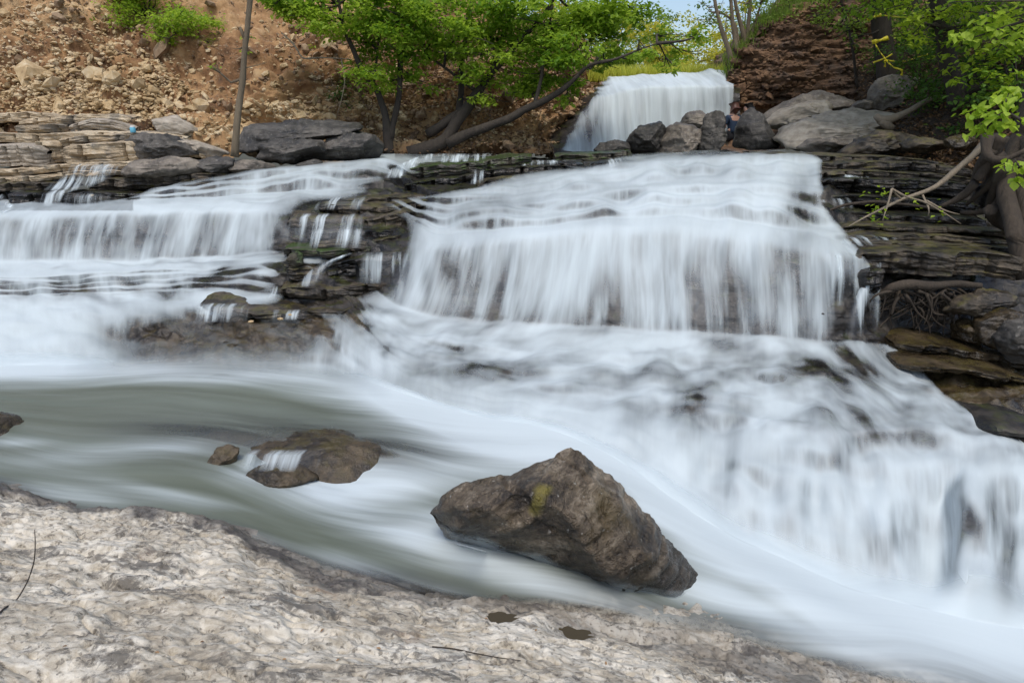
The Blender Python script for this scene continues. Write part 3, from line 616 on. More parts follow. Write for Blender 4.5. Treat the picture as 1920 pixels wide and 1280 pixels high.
# ------------------------------------------------------------------ generators: slab, boulder, tube, leaves
def slab(name, edge, d, thick, back, mat, parent=None, seed=0, rough=1.0, tilt=0.0, layers=None, label=None, cat=None, group=None):
    """bedded rock slab: edge = photo pixels along its front top edge, d = distance(s), thick in metres, back = how far it runs back"""
    e = np.array(edge, float); dv = np.interp(np.linspace(0, 1, len(e)), np.linspace(0, 1, len(np.atleast_1d(d))), np.atleast_1d(d))
    p = P(e[:, 0], e[:, 1], dv)
    L = np.concatenate([[0], np.cumsum(np.linalg.norm(np.diff(p, axis=0), axis=1))])
    n = int(np.clip(L[-1] / 0.035, 24, 130)); s = np.linspace(0, L[-1], n)
    c = np.stack([np.interp(s, L, p[:, k]) for k in range(3)], -1); c = gsmooth(c, 1.5, 0)
    sx = np.stack([s * 2.2 + seed * 3.7, np.full(n, seed * 1.3), np.zeros(n)], -1)
    th = np.interp(s, np.linspace(0, L[-1], len(np.atleast_1d(thick))), np.atleast_1d(thick))
    tip = np.clip(np.minimum(s, L[-1] - s) / max(0.12 * L[-1], 0.10), 0, 1) ** 0.55
    jag = (0.10 * fbm(sx, 4, 0.6)) * rough
    bid = np.floor(s / 0.42 + 1.6 * noise(np.stack([s * 0.8 + seed, np.full(n, 4.4), np.zeros(n)], -1)) + seed)
    hsh = np.modf(np.abs(np.sin(bid * 12.9898 + seed * 7.1) * 43758.5))[0] - 0.5
    jag = jag + 0.11 * hsh * rough
    crk = np.concatenate([[0], (np.diff(bid) != 0).astype(float)])
    nf = 14
    prof = [(1.0, 0.0), (0.7, 0.0), (0.4, 0.0), (0.18, 0.0), (0.07, 0.0), (0.02, -0.02), (0.0, -0.06)]
    nl = layers or max(2, int(round(np.mean(th) / 0.07)))
    zf = np.linspace(0.10, 0.96, nf)
    V = np.zeros((n, len(prof) + nf + 3, 3))
    for k, (b, zt) in enumerate(prof):
        V[:, k] = c + np.stack([0 * s, b * back * (0.35 + 0.65 * tip) + jag + (1 - tip) * 0.16, zt * th + tilt * b * back - (1 - tip) * th * 0.35 * (b < 0.5)], -1)
    for k in range(nf):
        f = zf[k]
        lay = np.floor(f * nl + 0.35 * hsh + 0.25 * noise(np.stack([s * 0.9 + seed, np.full(n, 2.0), np.zeros(n)], -1)))
        inn = 0.055 * noise(np.stack([s * 1.7 + seed * 2, lay * 5.3 + seed, np.zeros(n)], -1)) * rough
        gro = 0.03 * np.exp(-(((f * nl) % 1.0) / 0.16) ** 2) * (lay > 0)
        und = 0.10 * max(0.0, f - 0.55)
        V[:, len(prof) + k] = c + np.stack([0 * s, jag + inn + gro + und + 0.06 * crk + (1 - tip) * 0.16, -th * (0.04 + f * (0.55 + 0.45 * tip)) - (1 - tip) * th * 0.2], -1)
    for k, b in enumerate((0.25, 0.6, 1.0)):
        V[:, len(prof) + nf + k] = c + np.stack([0 * s, b * back + jag, -th * 1.0], -1)
    q = V * np.array([3.0, 3.0, 9.0]) + seed
    V[..., 2] += 0.018 * fbm(V * np.array([3.2, 3.2, 1.0]) + seed, 4, 0.6) * rough
    V[..., 1] += 0.045 * fbm(V * np.array([1.8, 1.8, 9.0]) + seed, 4, 0.6) * rough; V[..., 2] += 0.02 * noise(np.stack([V[..., 0] * 1.3, V[..., 1], V[..., 0] * 0 + seed], -1))
    m = V.shape[1]
    vv = V.reshape(-1, 3); F = [grid_faces(n, m)]
    caps = []
    for r0 in (0, (n - 1) * m):
        ring = np.arange(m) + r0
        for k in range(1, m - 1): caps.append((ring[0], ring[k], ring[k + 1]))
    F.append(np.array(caps))
    o = mk(name, vv, F, mat, parent, smooth=False)
    return tag(o, label, cat, group)

def boulder(name, outline, d, depth, mat, seed=0, label=None, cat="boulder", group=None, planes=(), boxy=0.66, amp=0.075, parent=None, nt=96, nph=44, ncut=5, bedded=0.5, yaw=0.0):
    o = np.array(outline, float); n0 = len(o)
    t = np.linspace(0, n0, n0 * 12, endpoint=False); i = t.astype(int); f = (t - i)[:, None]
    dense = o[i] * (1 - f) + o[(i + 1) % n0] * f
    p = P(dense[:, 0], dense[:, 1], d); xz = p[:, [0, 2]]
    c2 = (xz.max(0) + xz.min(0)) / 2; c2 = 0.5 * c2 + 0.5 * xz.mean(0)
    ang = np.arctan2(xz[:, 1] - c2[1], xz[:, 0] - c2[0]); R = np.linalg.norm(xz - c2, axis=1)
    od = np.argsort(ang); ang, R = ang[od], R[od]
    th = np.linspace(-np.pi, np.pi, nt, endpoint=False)
    Rt = np.interp(th, np.concatenate([ang - 2 * np.pi, ang, ang + 2 * np.pi]), np.tile(R, 3))
    ph = np.linspace(0.0, np.pi, nph)
    sn = np.sin(ph) ** boxy; cs = np.sign(np.cos(ph)) * np.abs(np.cos(ph)) ** boxy
    X = c2[0] + Rt[None] * np.cos(th)[None] * sn[:, None]; Z = c2[1] + Rt[None] * np.sin(th)[None] * sn[:, None]
    Y = np.repeat((d + depth * 0.0 - depth * cs)[:, None], nt, 1)
    V = np.stack([X, Y, Z], -1)
    size = np.array([np.ptp(xz[:, 0]) / 2, depth, np.ptp(xz[:, 1]) / 2]); cen = np.array([c2[0], d, c2[1]])
    rg = np.random.default_rng(seed + 11)
    pl = [(np.array(n_) / np.linalg.norm(n_), h) for n_, h in planes]
    for _ in range(ncut):
        n_ = rg.normal(size=3) * np.array([0.8, 0.6, 0.8]); n_[1] = -abs(n_[1]) - 0.35; n_ /= np.linalg.norm(n_)
        pl.append((n_, rg.uniform(0.62, 0.82)))
    qn = (V - cen) / size
    for n_, h in pl:
        ex = np.clip(qn @ n_ - h, 0, None); qn = qn - ex[..., None] * n_ * 0.93
    V = cen + qn * size
    ms = float(size.mean())
    dirv = qn / (np.linalg.norm(qn, axis=-1, keepdims=True) + 1e-6)
    fr = 1.1 / ms
    s3 = V * np.array([fr, fr, fr * (1 + 2.5 * bedded)]) + seed * 5.1
    dn = fbm(s3, 5, 0.55); rd = -np.abs(fbm(s3 * 1.7 + 9, 3)) + 0.25
    V = V + dirv * ((dn * 1.0 + rd * 0.9) * amp * ms * 1.6)[..., None]
    F = grid_faces(nph, nt, wrap=True)
    ob = mk(name, V.reshape(-1, 3), F, mat, parent, attrs={'wetz': (V[..., 2] - V[..., 2].min()).ravel()})
    return tag(ob, label, cat if parent is None else None, group)

def resample(pts, rad, step):
    pts = np.asarray(pts, float); rad = np.asarray(rad, float)
    L = np.concatenate([[0], np.cumsum(np.linalg.norm(np.diff(pts, axis=0), axis=1))])
    n = max(4, int(L[-1] / step) + 1); s = np.linspace(0, L[-1], n)
    # Catmull-like smoothing of the traced line
    q = np.stack([np.interp(s, L, pts[:, k]) for k in range(3)], -1); r = np.interp(s, L, rad)
    if n > 8: q[1:-1] = gsmooth(q, max(1.0, n / len(pts) / 5), 0)[1:-1]
    return q, r
def tube_geo(pts, rad, step=0.08, sides=8, wob=0.0, seed=0.0):
    rad = np.interp(np.linspace(0, 1, len(pts)), np.linspace(0, 1, len(rad)), rad)
    q, r = resample(pts, rad, step); n = len(q)
    if wob: q = q + wob * np.stack([noise(q * 1.7 + seed + k * 31) for k in range(3)], -1) * np.sin(np.linspace(0, np.pi, n))[:, None]
    tg = np.gradient(q, axis=0); tg /= np.linalg.norm(tg, axis=1)[:, None] + 1e-9
    up = np.where(np.abs(tg[:, 2:3]) > 0.9, np.array([[1.0, 0, 0]]), np.array([[0, 0, 1.0]]))
    a = np.cross(tg, up); a /= np.linalg.norm(a, axis=1)[:, None] + 1e-9; b = np.cross(tg, a)
    th = np.linspace(0, 2 * np.pi, sides, endpoint=False)
    V = q[:, None] + r[:, None, None] * (a[:, None] * np.cos(th)[None, :, None] + b[:, None] * np.sin(th)[None, :, None])
    V = V + (0.16 * r)[:, None, None] * fbm(V * 5 + seed, 2)[..., None] * ((V - q[:, None]) / (r[:, None, None] + 1e-9))
    V = V.reshape(-1, 3); F = [grid_faces(n, sides, wrap=True)]
    V = np.concatenate([V, q[:1], q[-1:]])
    cap = [(n * sides, (k + 1) % sides, k) for k in range(sides)] + [(n * sides + 1, (n - 1) * sides + k, (n - 1) * sides + (k + 1) % sides) for k in range(sides)]
    F.append(np.array(cap)); return V, F
def merge(geos):
    V, Q, T, off = [], [], [], 0
    for v_, F_ in geos:
        V.append(v_)
        for f in F_:
            (Q if f.shape[1] == 4 else T).append(f + off)
        off += len(v_)
    out = []
    if Q: out.append(np.concatenate(Q))
    if T: out.append(np.concatenate(T))
    return np.concatenate(V), out
def pxline(L, d):
    """traced line [(px,py[,dist])] -> world points"""
    return np.array([P(a[0], a[1], a[2] if len(a) > 2 else d) for a in L])

def leaves_geo(cen, size, rg, droop=0.3, flat=0.6, aspect=0.62):
    """leaf blades: 6-vertex folded blades around centres cen (n,3)"""
    n = len(cen)
    az = rg.uniform(0, 2 * np.pi, n); el = rg.normal(-droop, 0.35, n)
    ax = np.stack([np.cos(az) * np.cos(el), np.sin(az) * np.cos(el), np.sin(el)], -1)
    up = np.stack([rg.normal(0, 1 - flat, n), rg.normal(0, 1 - flat, n), np.ones(n)], -1)
    sd_ = np.cross(ax, up); sd_ /= np.linalg.norm(sd_, axis=1)[:, None] + 1e-9; nr = np.cross(sd_, ax)
    s = size * rg.uniform(0.6, 1.25, n)
    s = s[:, None]
    V = np.stack([cen, cen + ax * s * 0.42 + sd_ * s * aspect * 0.5 + nr * s * 0.07, cen + ax * s * 0.80 + sd_ * s * aspect * 0.26,
                  cen + ax * s * 1.0 - nr * s * 0.10, cen + ax * s * 0.80 - sd_ * s * aspect * 0.26, cen + ax * s * 0.42 - sd_ * s * aspect * 0.5 + nr * s * 0.07], 1)
    b = np.arange(n)[:, None] * 6
    F = np.concatenate([b + np.array([[0, 1, 2, 3]]), b + np.array([[0, 3, 4, 5]])])
    return V.reshape(-1, 3), F
def spray_points(c, r, n, rg, squash=0.45, nsub=9):
    """leaf positions of a layered spray of foliage: several flat tufts inside an ellipsoid"""
    sub = rg.normal(size=(nsub, 3)) * np.array([0.55, 0.55, 0.55 * squash]) * r
    k = rg.integers(0, nsub, n)
    return c + sub[k] + rg.normal(size=(n, 3)) * np.array([0.27, 0.27, 0.11]) * r

# ------------------------------------------------------------------ banks, cliffs, far ground
def bank(name, st, nsub, mat, amp, seed, npx=300, back=None, smooth=4, fold=None):
    k = np.array(sorted(st)); A = np.array([st[i] for i in k], float); nl = A.shape[1]
    px = np.linspace(k[0], k[-1], npx)
    py = gsmooth(np.stack([np.interp(px, k, A[:, i, 0]) for i in range(nl)]), smooth, 1); d = gsmooth(np.stack([np.interp(px, k, A[:, i, 1]) for i in range(nl)]), smooth, 1)
    p = P(px[None], py, d)
    rows = []
    for s in range(nl - 1):
        t = (np.arange(nsub[s]) / nsub[s])[:, None, None]; rows.append(p[s][None] * (1 - t) + p[s + 1][None] * t)
    rows.append(p[-1][None])
    if back is not None:
        bk = p[-1].copy(); bk[:, 1] += back[0]; bk[:, 2] += back[1]; bk[:, 0] *= 1.0 + back[0] / 25
        t = (np.arange(1, 13) / 12)[:, None, None]; rows.append(p[-1][None] * (1 - t) + bk[None] * t)
    X = np.concatenate(rows); X = gsmooth(X, 1.5, 0)
    nn = vnormals(X)
    if (nn[..., 1]).mean() > 0: nn = -nn
    dis = fbm(X * np.array([0.55, 0.55, 0.9]) + seed, 5, 0.55) + 0.35 * fbm(X * np.array([2.2, 2.2, 5.0]) + seed, 4, 0.6)
    if fold: dis = dis + fold * (np.abs(fbm(X * np.array([0.5, 0.5, 3.4]) + seed + 50, 3)) - 0.25) * 2
    X = X + nn * (amp * dis)[..., None]
    o = mk(name, X.reshape(-1, 3), grid_faces(*X.shape[:2]), mat); tag(o, kind="structure")
    return o, X, nn

hill, hX, hN = bank("hillside", {
 -300: [(350,12.0),(215,13.2),(130,14.5),(0,16.5),(-260,20)], 0: [(335,12.2),(215,13.3),(130,14.6),(0,16.5),(-260,20)],
 200: [(325,12.4),(215,13.5),(150,14.7),(0,17),(-260,21)], 400: [(312,12.7),(245,13.4),(150,15),(0,17.5),(-250,22)],
 500: [(300,13.1),(232,14.0),(150,14.7),(0,18),(-200,22)], 600: [(298,13.5),(240,14.6),(140,15.0),(60,16.5),(-110,21)],
 700: [(295,14.0),(255,15.2),(150,15.9),(50,17.5),(-60,21)], 900: [(290,14.3),(266,15.1),(150,16.5),(50,18),(0,21)],
 1020: [(288,14.7),(271,15.3),(168,16.8),(72,18.2),(36,21)], 1062: [(288,15.6),(276,16.6),(186,17.6),(92,18.6),(60,21)], 1105: [(286,16.4),(279,17.2),(215,18.2),(140,18.8),(122,21)],
 1140: [(288,16.6),(282,17.4),(262,18.4),(205,19),(170,21)]}, [14, 46, 60, 60], M['soil'], 0.40, 3.0, npx=420, back=(60, 4.0), fold=0.35)
cliff, cX, cN = bank("cliff", {
 1345: [(286,15.8),(262,17.8),(235,18.2),(178,18.6),(150,19.5)], 1368: [(286,15.8),(235,17.9),(168,18.0),(128,18.1),(116,19.5)],
 1400: [(286,15.8),(225,17.9),(160,17.9),(78,18.4),(60,19.6)], 1440: [(286,15.8),(222,17.8),(158,17.6),(44,18.3),(22,19.6)],
 1480: [(286,15.6),(220,17.6),(155,17.4),(22,18.2),(-6,19.6)], 1560: [(286,15.4),(220,17.4),(150,17.3),(-10,18.2),(-60,19.8)],
 1760: [(290,15.0),(210,16.9),(140,17.0),(-30,18.0),(-90,19.8)]}, [12, 36, 70, 16], M['cliff'], 0.10, 8.0, npx=200, back=(50, 3.0), smooth=2, fold=1.6)
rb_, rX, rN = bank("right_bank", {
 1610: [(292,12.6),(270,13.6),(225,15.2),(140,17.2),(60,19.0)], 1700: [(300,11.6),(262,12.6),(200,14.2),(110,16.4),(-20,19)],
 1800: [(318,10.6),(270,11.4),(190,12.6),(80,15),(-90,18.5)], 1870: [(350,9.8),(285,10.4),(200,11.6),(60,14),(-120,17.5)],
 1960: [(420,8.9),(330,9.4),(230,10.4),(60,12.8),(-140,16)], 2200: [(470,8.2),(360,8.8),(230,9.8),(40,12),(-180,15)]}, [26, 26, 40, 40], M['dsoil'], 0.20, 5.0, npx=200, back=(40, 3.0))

# meadow and far ground above the upper fall
gx = np.linspace(-1, 1, 60); gy = np.concatenate([np.linspace(19.3, 40, 40), np.geomspace(42, 900, 24)])
GXX = gx[None] * (6 + gy[:, None] * 1.3); GYY = np.repeat(gy[:, None], 60, 1)
GZ = 3.72 + 0.012 * (GYY - 18) + 0.10 * fbm(np.stack([GXX * 0.4, GYY * 0.4, GXX * 0], -1), 3)
def meadow_mat():
    t = NT("meadow_ground"); pos = t.pos()
    c = t.ramp(t.noise(pos, 1.5, 5, 0.6), [(0.35, (0.12, 0.15, 0.03)), (0.6, (0.30, 0.32, 0.06))])
    return t.done(t.n("ShaderNodeBsdfPrincipled", {"Base Color": c, "Roughness": 0.95}).outputs[0])
gr = mk("ground", np.stack([GXX, GYY, GZ], -1).reshape(-1, 3), grid_faces(len(gy), 60), meadow_mat()); tag(gr, kind="structure")

# ------------------------------------------------------------------ upper fall
ux = np.linspace(1035, 1392, 260)
UL = {1035: [(168,18.6),(182,18.0),(222,17.0),(262,16.0),(286,15.2)], 1085: [(160,18.6),(176,18.0),(196,17.0),(242,16.2),(284,15.3)], 1118: [(146,18.9),(158,18.2),(180,16.9),(215,16.6),(284,15.6)],
      1200: [(139,18.9),(150,18.2),(163,16.9),(190,16.75),(284,16.3)], 1300: [(134,18.9),(146,18.2),(160,16.9),(190,16.75),(280,16.5)],
      1352: [(129,18.9),(140,18.2),(160,16.9),(190,16.8),(280,16.6)], 1392: [(130,18.9),(148,18.2),(160,16.95),(190,16.85),(280,16.7)]}
k = np.array(sorted(UL)); A = np.array([UL[i] for i in k], float)
pyu = gsmooth(np.stack([np.interp(ux, k, A[:, i, 0]) for i in range(5)]), 4, 1); du_ = gsmooth(np.stack([np.interp(ux, k, A[:, i, 1]) for i in range(5)]), 4, 1)
pu = P(ux[None], pyu, du_); rows = []
for s, n in enumerate((14, 26, 20, 50)):
    t = (np.arange(n) / n)[:, None, None]; rows.append(pu[s][None] * (1 - t) + pu[s + 1][None] * t)
UX = gsmooth(np.concatenate(rows + [pu[-1][None]]), 2.0, 0)
ub = UX.copy(); ub[..., 1] += 0.12; ub[..., 2] -= 0.16; ub[..., 1] += 0.06 * fbm(ub * np.array([1.5, 1.5, 5]), 3)
ubo = mk("fall_rock_face", ub.reshape(-1, 3), grid_faces(*ub.shape[:2]), M['wet']); tag(ubo, kind="structure")
arcu = np.concatenate([np.zeros((1, len(ux))), np.cumsum(np.linalg.norm(np.diff(UX, axis=0), axis=-1), 0)])
fxu = UX[..., 0] * 1.0 + 0.04 * noise(UX * 1.3)
nu_ = vnormals(UX); nu_ = nu_ if nu_[..., 2].mean() > 0 else -nu_
UX = UX + nu_ * (0.05 * fbm(np.stack([fxu * 2.5, arcu * 0.3, arcu * 0], -1), 3))[..., None]
upx, upy = pix(UX)
cu_ = 0.80 + blobs(upx, upy, [(1240,160,140,12,.3),(1120,235,30,40,-.42),(1095,250,40,30,-.25),(1345,185,18,30,-.35),(1372,190,10,40,-.25),(1250,190,10,40,-.1),(1200,240,30,40,-.1),(1160,185,18,30,.1),(1300,145,80,10,.2),(1370,140,14,14,-.4)]) + 0.12 * noise(np.stack([fxu * 3, arcu * .3, arcu * 0 + 3], -1))
edge_l = np.interp(upy, [130, 146, 165, 190, 222, 262, 290], [1118, 1122, 1106, 1088, 1066, 1046, 1036]); cu_ -= 1.5 * (1 - sstep(-6, 34, upx - edge_l + 8 * noise(np.stack([arcu * 3, arcu * 0, arcu * 0], -1))))
edge_r = np.interp(upy, [125, 152, 158, 300], [1362, 1364, 1378, 1378]); cu_ -= 1.5 * sstep(-5, 2, upx - edge_r)
cu_ = np.clip(cu_, 0, 1) * sstep(0, 3, np.arange(len(UX))[:, None] + 0.3)
uf = mk("upper_fall_water", UX.reshape(-1, 3), grid_faces(*UX.shape[:2]), M['water'], attrs={"flow": np.stack([fxu * 0.9, arcu * 0.7, arcu * 0], -1).reshape(-1, 3), "foam": np.full(UX.shape[0] * UX.shape[1], 0.93), "cover": cu_.ravel(), "streak": np.full(cu_.size, 0.7)})
tag(uf, kind="structure")

# ------------------------------------------------------------------ bedded ledges
isl = empty("rock_ledge", P(660, 560, 8.6), "stack of dark bedded ledges standing between the two main cascades", "rock ledge")
isl["_o"] = list(isl.location)
SL = [ # edge, d, thick, back, mat
 ([(757,314),(830,308),(890,303),(950,294),(1000,290)], (11.6,11.9), 0.20, 1.3, 'ledge_moss'),
 ([(752,343),(800,338),(860,331),(905,322),(945,314),(1000,311),(1100,312)], (11.1,11.7), 0.17, 1.0, 'wet'),
 ([(935,302),(1000,305),(1060,306),(1100,304)], (11.9,12.2), 0.16, 0.9, 'wet'),
 ([(890,342),(940,334),(985,329),(1015,334)], (11.0,11.2), 0.11, 0.6, 'ledge'),
 ([(1040,291),(1090,289),(1140,286),(1192,282)], (12.9,13.2), 0.20, 1.0, 'ledge_moss'),
 ([(1095,306),(1150,302),(1200,297)], (12.3,12.5), 0.15, 0.8, 'wet'),
 ([(625,374),(700,373),(790,366),(860,360),(930,350),(1000,343)], (10.4,10.9), 0.12, 1.0, 'ledge'),
 ([(590,384),(660,384),(720,386),(790,378),(860,372)], (10.0,10.3), 0.13, 0.7, 'ledge'),
 ([(528,404),(590,406),(650,410),(700,410),(745,398),(776,388)], (9.55,9.75), 0.36, 1.0, 'ledge'),
 ([(566,434),(620,432),(690,432),(740,430)], (9.30,9.4), 0.14, 0.6, 'wet'),
 ([(575,456),(640,452),(700,451),(765,440)], (9.05,9.2), 0.12, 0.7, 'ledge'),
 ([(518,470),(560,468),(630,468),(700,464),(770,456)], (8.95,9.0), 0.10, 0.7, 'ledge_moss'),
 ([(522,488),(545,484),(575,488)], (8.85,8.9), 0.20, 0.5, 'ledge'),
 ([(592,506),(640,490),(700,477),(760,470),(790,474)], (8.75,8.8), 0.30, 0.8, 'wet'),
 ([(526,504),(560,505),(605,506)], (8.75,8.8), 0.16, 0.5, 'ledge'),
 ([(512,541),(560,537),(620,540),(690,532),(740,528)], (8.5,8.5), 0.15, 0.7, 'ledge'),
 ([(363,566),(400,575),(470,582),(560,586),(640,582),(678,572)], (7.95,8.15), 0.10, 0.75, 'ledge'),
]
for i, (e, d, th, bk, m) in enumerate(SL): slab("slab", e, d, th, bk, M[m], isl, seed=i + 1)

rle = empty("rock_ledge", P(1700, 540, 7.7), "dark bedded ledges under the tangled roots beside the main fall", "rock ledge")
rle["_o"] = list(rle.location)
SR = [
 ([(1425,288),(1490,290),(1560,292),(1640,293),(1720,297),(1800,306)], (11.0,10.6), 0.16, 1.6, 'ledge'),
 ([(1515,309),(1580,306),(1640,302),(1720,305),(1800,314),(1850,322)], (10.3,10.1), 0.13, 1.3, 'ledge'),
 ([(1518,323),(1580,320),(1650,322),(1740,324),(1850,334)], (9.95,9.8), 0.10, 1.0, 'ledge'),
 ([(1520,338),(1600,334),(1660,334),(1750,336),(1840,345)], (9.7,9.55), 0.19, 1.0, 'wet'),
 ([(1512,372),(1560,366),(1620,368),(1720,370),(1850,380)], (9.5,9.2), 0.13, 0.9, 'wet'),
 ([(1515,402),(1560,396),(1620,398),(1660,405),(1760,404),(1870,410)], (9.0,8.8), 0.16, 0.9, 'wet'),
 ([(1540,431),(1600,425),(1700,424),(1800,428),(1920,437)], (8.5,8.3), 0.07, 0.8, 'ledge'),
 ([(1548,443),(1620,440),(1700,440),(1810,446),(1930,454)], (8.25,8.1), 0.08, 0.8, 'ledge'),
 ([(1556,456),(1640,455),(1720,456),(1810,460),(1940,468)], (8.0,7.9), 0.09, 0.8, 'ledge'),
 ([(1575,482),(1640,474),(1700,470),(1780,470),(1860,474),(1960,484)], (7.62,7.5), 0.27, 0.9, 'ledge'),
 ([(1600,506),(1640,500),(1668,500)], (7.5,7.5), 0.28, 0.7, 'wet'),
 ([(1690,650),(1740,646),(1800,655),(1880,668),(1960,680)], (7.0,6.9), 0.10, 0.7, 'brown'),
 ([(1700,690),(1740,685),(1800,694),(1870,700),(1950,715)], (6.6,6.5), 0.07, 0.6, 'brown'),
 ([(1850,812),(1880,800),(1920,806),(1990,815)], (5.5,5.45), 0.22, 0.6, 'wet'),
]
for i, (e, d, th, bk, m) in enumerate(SR): slab("slab", e, d, th, bk, M[m], rle, seed=i + 31)

lle = empty("rock_ledge", P(180, 375, 11.4), "tan and grey bedded ledges below the scree on the earthen bank", "rock ledge")
lle["_o"] = list(lle.location)
SLf = [
 ([(-120,222),(-20,214),(40,210),(110,212)], (13.0,13.1), 0.16, 0.8, 'tan'),
 ([(28,226),(80,219),(140,214),(200,212),(235,218)], (12.9,13.0), 0.16, 0.8, 'tan'),
 ([(24,238),(70,234),(110,232)], (12.6,12.6), 0.14, 0.6, 'tan'),
 ([(120,236),(170,222),(215,230),(240,238)], (12.7,12.7), 0.18, 0.6, 'pale'),
 ([(-140,252),(-40,250),(60,252),(110,248),(160,246),(235,246),(300,248),(345,252)], (12.4,12.5), 0.16, 0.9, 'tan'),
 ([(100,262),(150,254),(210,252),(235,250)], (12.2,12.3), 0.12, 0.6, 'tan'),
 ([(104,272),(150,270),(210,266),(290,262),(330,262),(380,288)], (12.0,12.1), (0.32,0.32,0.30,0.12), 0.9, 'tan'),
 ([(-60,274),(0,270),(50,268),(82,274)], (12.0,12.0), 0.36, 0.8, 'pale'),
 ([(60,268),(86,266),(108,268)], (12.15,12.2), 0.34, 0.6, 'tan'),
 ([(-140,322),(-40,320),(40,316),(110,308),(200,304),(300,303),(400,303)], (11.6,11.9), 0.12, 0.9, 'tan'),
 ([(-140,334),(-40,334),(60,330),(130,322),(220,318)], (11.45,11.6), 0.10, 0.8, 'tan'),
 ([(-140,346),(-40,347),(40,344),(110,340)], (11.3,11.4), 0.13, 0.7, 'ledge'),
 ([(150,340),(200,335),(260,332),(340,330),(420,322)], (11.5,11.7), 0.20, 0.8, 'ledge'),
 ([(5,366),(40,362),(72,362)], (11.1,11.1), 0.22, 0.7, 'wet'),
 ([(98,366),(130,362),(170,361),(230,362),(290,358)], (11.1,11.2), 0.22, 0.7, 'wet'),
 ([(-160,366),(-90,364),(-20,366)], (11.1,11.1), 0.22, 0.7, 'wet'),
]
for i, (e, d, th, bk, m) in enumerate(SLf): slab("slab", e, d, th, bk, M[m], lle, seed=i + 61)

# ------------------------------------------------------------------ boulders
def ridge_boulder(name, outline, inner, d, mat, label, cat, cuts=14, amp=0.02, back=0.5):
    """boulder from its outline and traced ridge points (px, py, metres it stands out from the outline's plane)"""
    import bmesh
    from mathutils.geometry import delaunay_2d_cdt
    n0 = len(outline); pts = [tuple(a) for a in outline] + [(a[0], a[1]) for a in inner]; dep = [0.0] * n0 + [a[2] for a in inner]
    res = delaunay_2d_cdt([Vector(p_) for p_ in pts], [(k, (k + 1) % n0) for k in range(n0)], [], 1, 0.01)
    v2, faces, orig = res[0], res[2], res[3]
    bm = bmesh.new(); vf, vb = [], []
    for k, p_ in enumerate(v2):
        i_ = orig[k][0] if orig[k] else 0; f_ = dep[i_]
        vf.append(bm.verts.new(P(p_[0], p_[1], d - f_))); vb.append(bm.verts.new(P(p_[0], p_[1], d + f_ * back)) if f_ > 0 else vf[-1])
    for f_ in faces:
        try: bm.faces.new([vf[k] for k in f_])
        except ValueError: pass
        try: bm.faces.new([vb[k] for k in reversed(f_)])
        except ValueError: pass
    bmesh.ops.subdivide_edges(bm, edges=bm.edges[:], cuts=cuts, use_grid_fill=True)
    bmesh.ops.recalc_face_normals(bm, faces=bm.faces[:])
    for _ in range(2): bmesh.ops.smooth_vert(bm, verts=bm.verts[:], factor=0.5, use_axis_x=True, use_axis_y=True, use_axis_z=True)
    bm.normal_update(); V = np.array([v_.co for v_ in bm.verts]); N = np.array([v_.normal for v_ in bm.verts])
    lay = V @ np.array([[0.85, 0, -0.52], [0, 1, 0], [0.52, 0, 0.85]]) * np.array([1.6, 1.6, 9.0])
    V = V + N * (amp * fbm(lay, 4, 0.6) + amp * 1.0 * fbm(V * 3.0, 3) - amp * 1.2 * sstep(0.10, 0.0, np.abs(noise(V * 2.1 + 4))) + amp * .35 * fbm(V * 14, 3))[:, None]
    bm.verts.index_update(); F = np.array([[v_.index for v_ in f_.verts] for f_ in bm.faces if len(f_.verts) == 3]); F4 = np.array([[v_.index for v_ in f_.verts] for f_ in bm.faces if len(f_.verts) == 4]); bm.free()
    o_ = mk(name, V, [f_ for f_ in (F, F4) if len(f_)], mat, attrs={'wetz': V[:, 2] - V[:, 2].min()})
    return tag(o_, label, cat)
mb_ = ridge_boulder("boulder", [(800,962),(836,922),(870,902),(912,890),(965,884),(1012,864),(1050,842),(1072,834),(1096,850),(1132,872),(1165,900),(1180,932),(1218,965),(1256,1002),(1292,1046),(1314,1086),(1328,1125),(1300,1180),(1190,1170),(1090,1130),(1010,1085),(920,1040),(830,1005)],
  [(1060,862,.10),(1030,884,.20),(1000,906,.30),(1010,935,.40),(1004,972,.36),(960,925,.30),(905,915,.16),(860,945,.22),(920,958,.34),(880,975,.28),(960,985,.30),(900,1000,.16),(960,1015,.18),(1040,950,.42),(1080,985,.46),(1098,1025,.46),(1050,1015,.30),(1130,1065,.44),(1080,1060,.26),(1110,900,.22),(1150,935,.28),(1140,990,.40),(1190,985,.30),(1210,1040,.40),(1250,1045,.26),(1285,1085,.18),(1230,1090,.34),(1180,1090,.42),(1270,1125,.22)],
  4.05, M['main'], "big dark wet boulder with yellow moss standing alone in the white stream", "boulder")
_co = np.empty(len(mb_.data.vertices) * 3); mb_.data.vertices.foreach_get("co", _co); _co = _co.reshape(-1, 3) + np.array(mb_["_o"]); _a, _b = pix(_co)
_at = mb_.data.attributes.new("moss", 'FLOAT', 'POINT'); _at.data.foreach_set("value", blobs(_a, _b, [(1012,935,14,26,1.3),(1022,915,18,12,1.0),(1000,955,12,14,1.0),(1090,1010,10,20,.5)]).astype(np.float32))
boulder("boulder", [(-60,810),(-20,782),(8,788),(30,806),(50,828),(20,840),(-40,845)], 5.6, 0.22, M['brown'], 5, "dark stone half sunk in the green pool, apart from other rocks", amp=0.05)
boulder("boulder", [(455,895),(480,880),(520,874),(560,884),(598,904),(570,914),(500,918),(460,910)], 4.75, 0.16, M['brown'], 6, "low wet brown stone just below the little spill in the stream", amp=0.06)
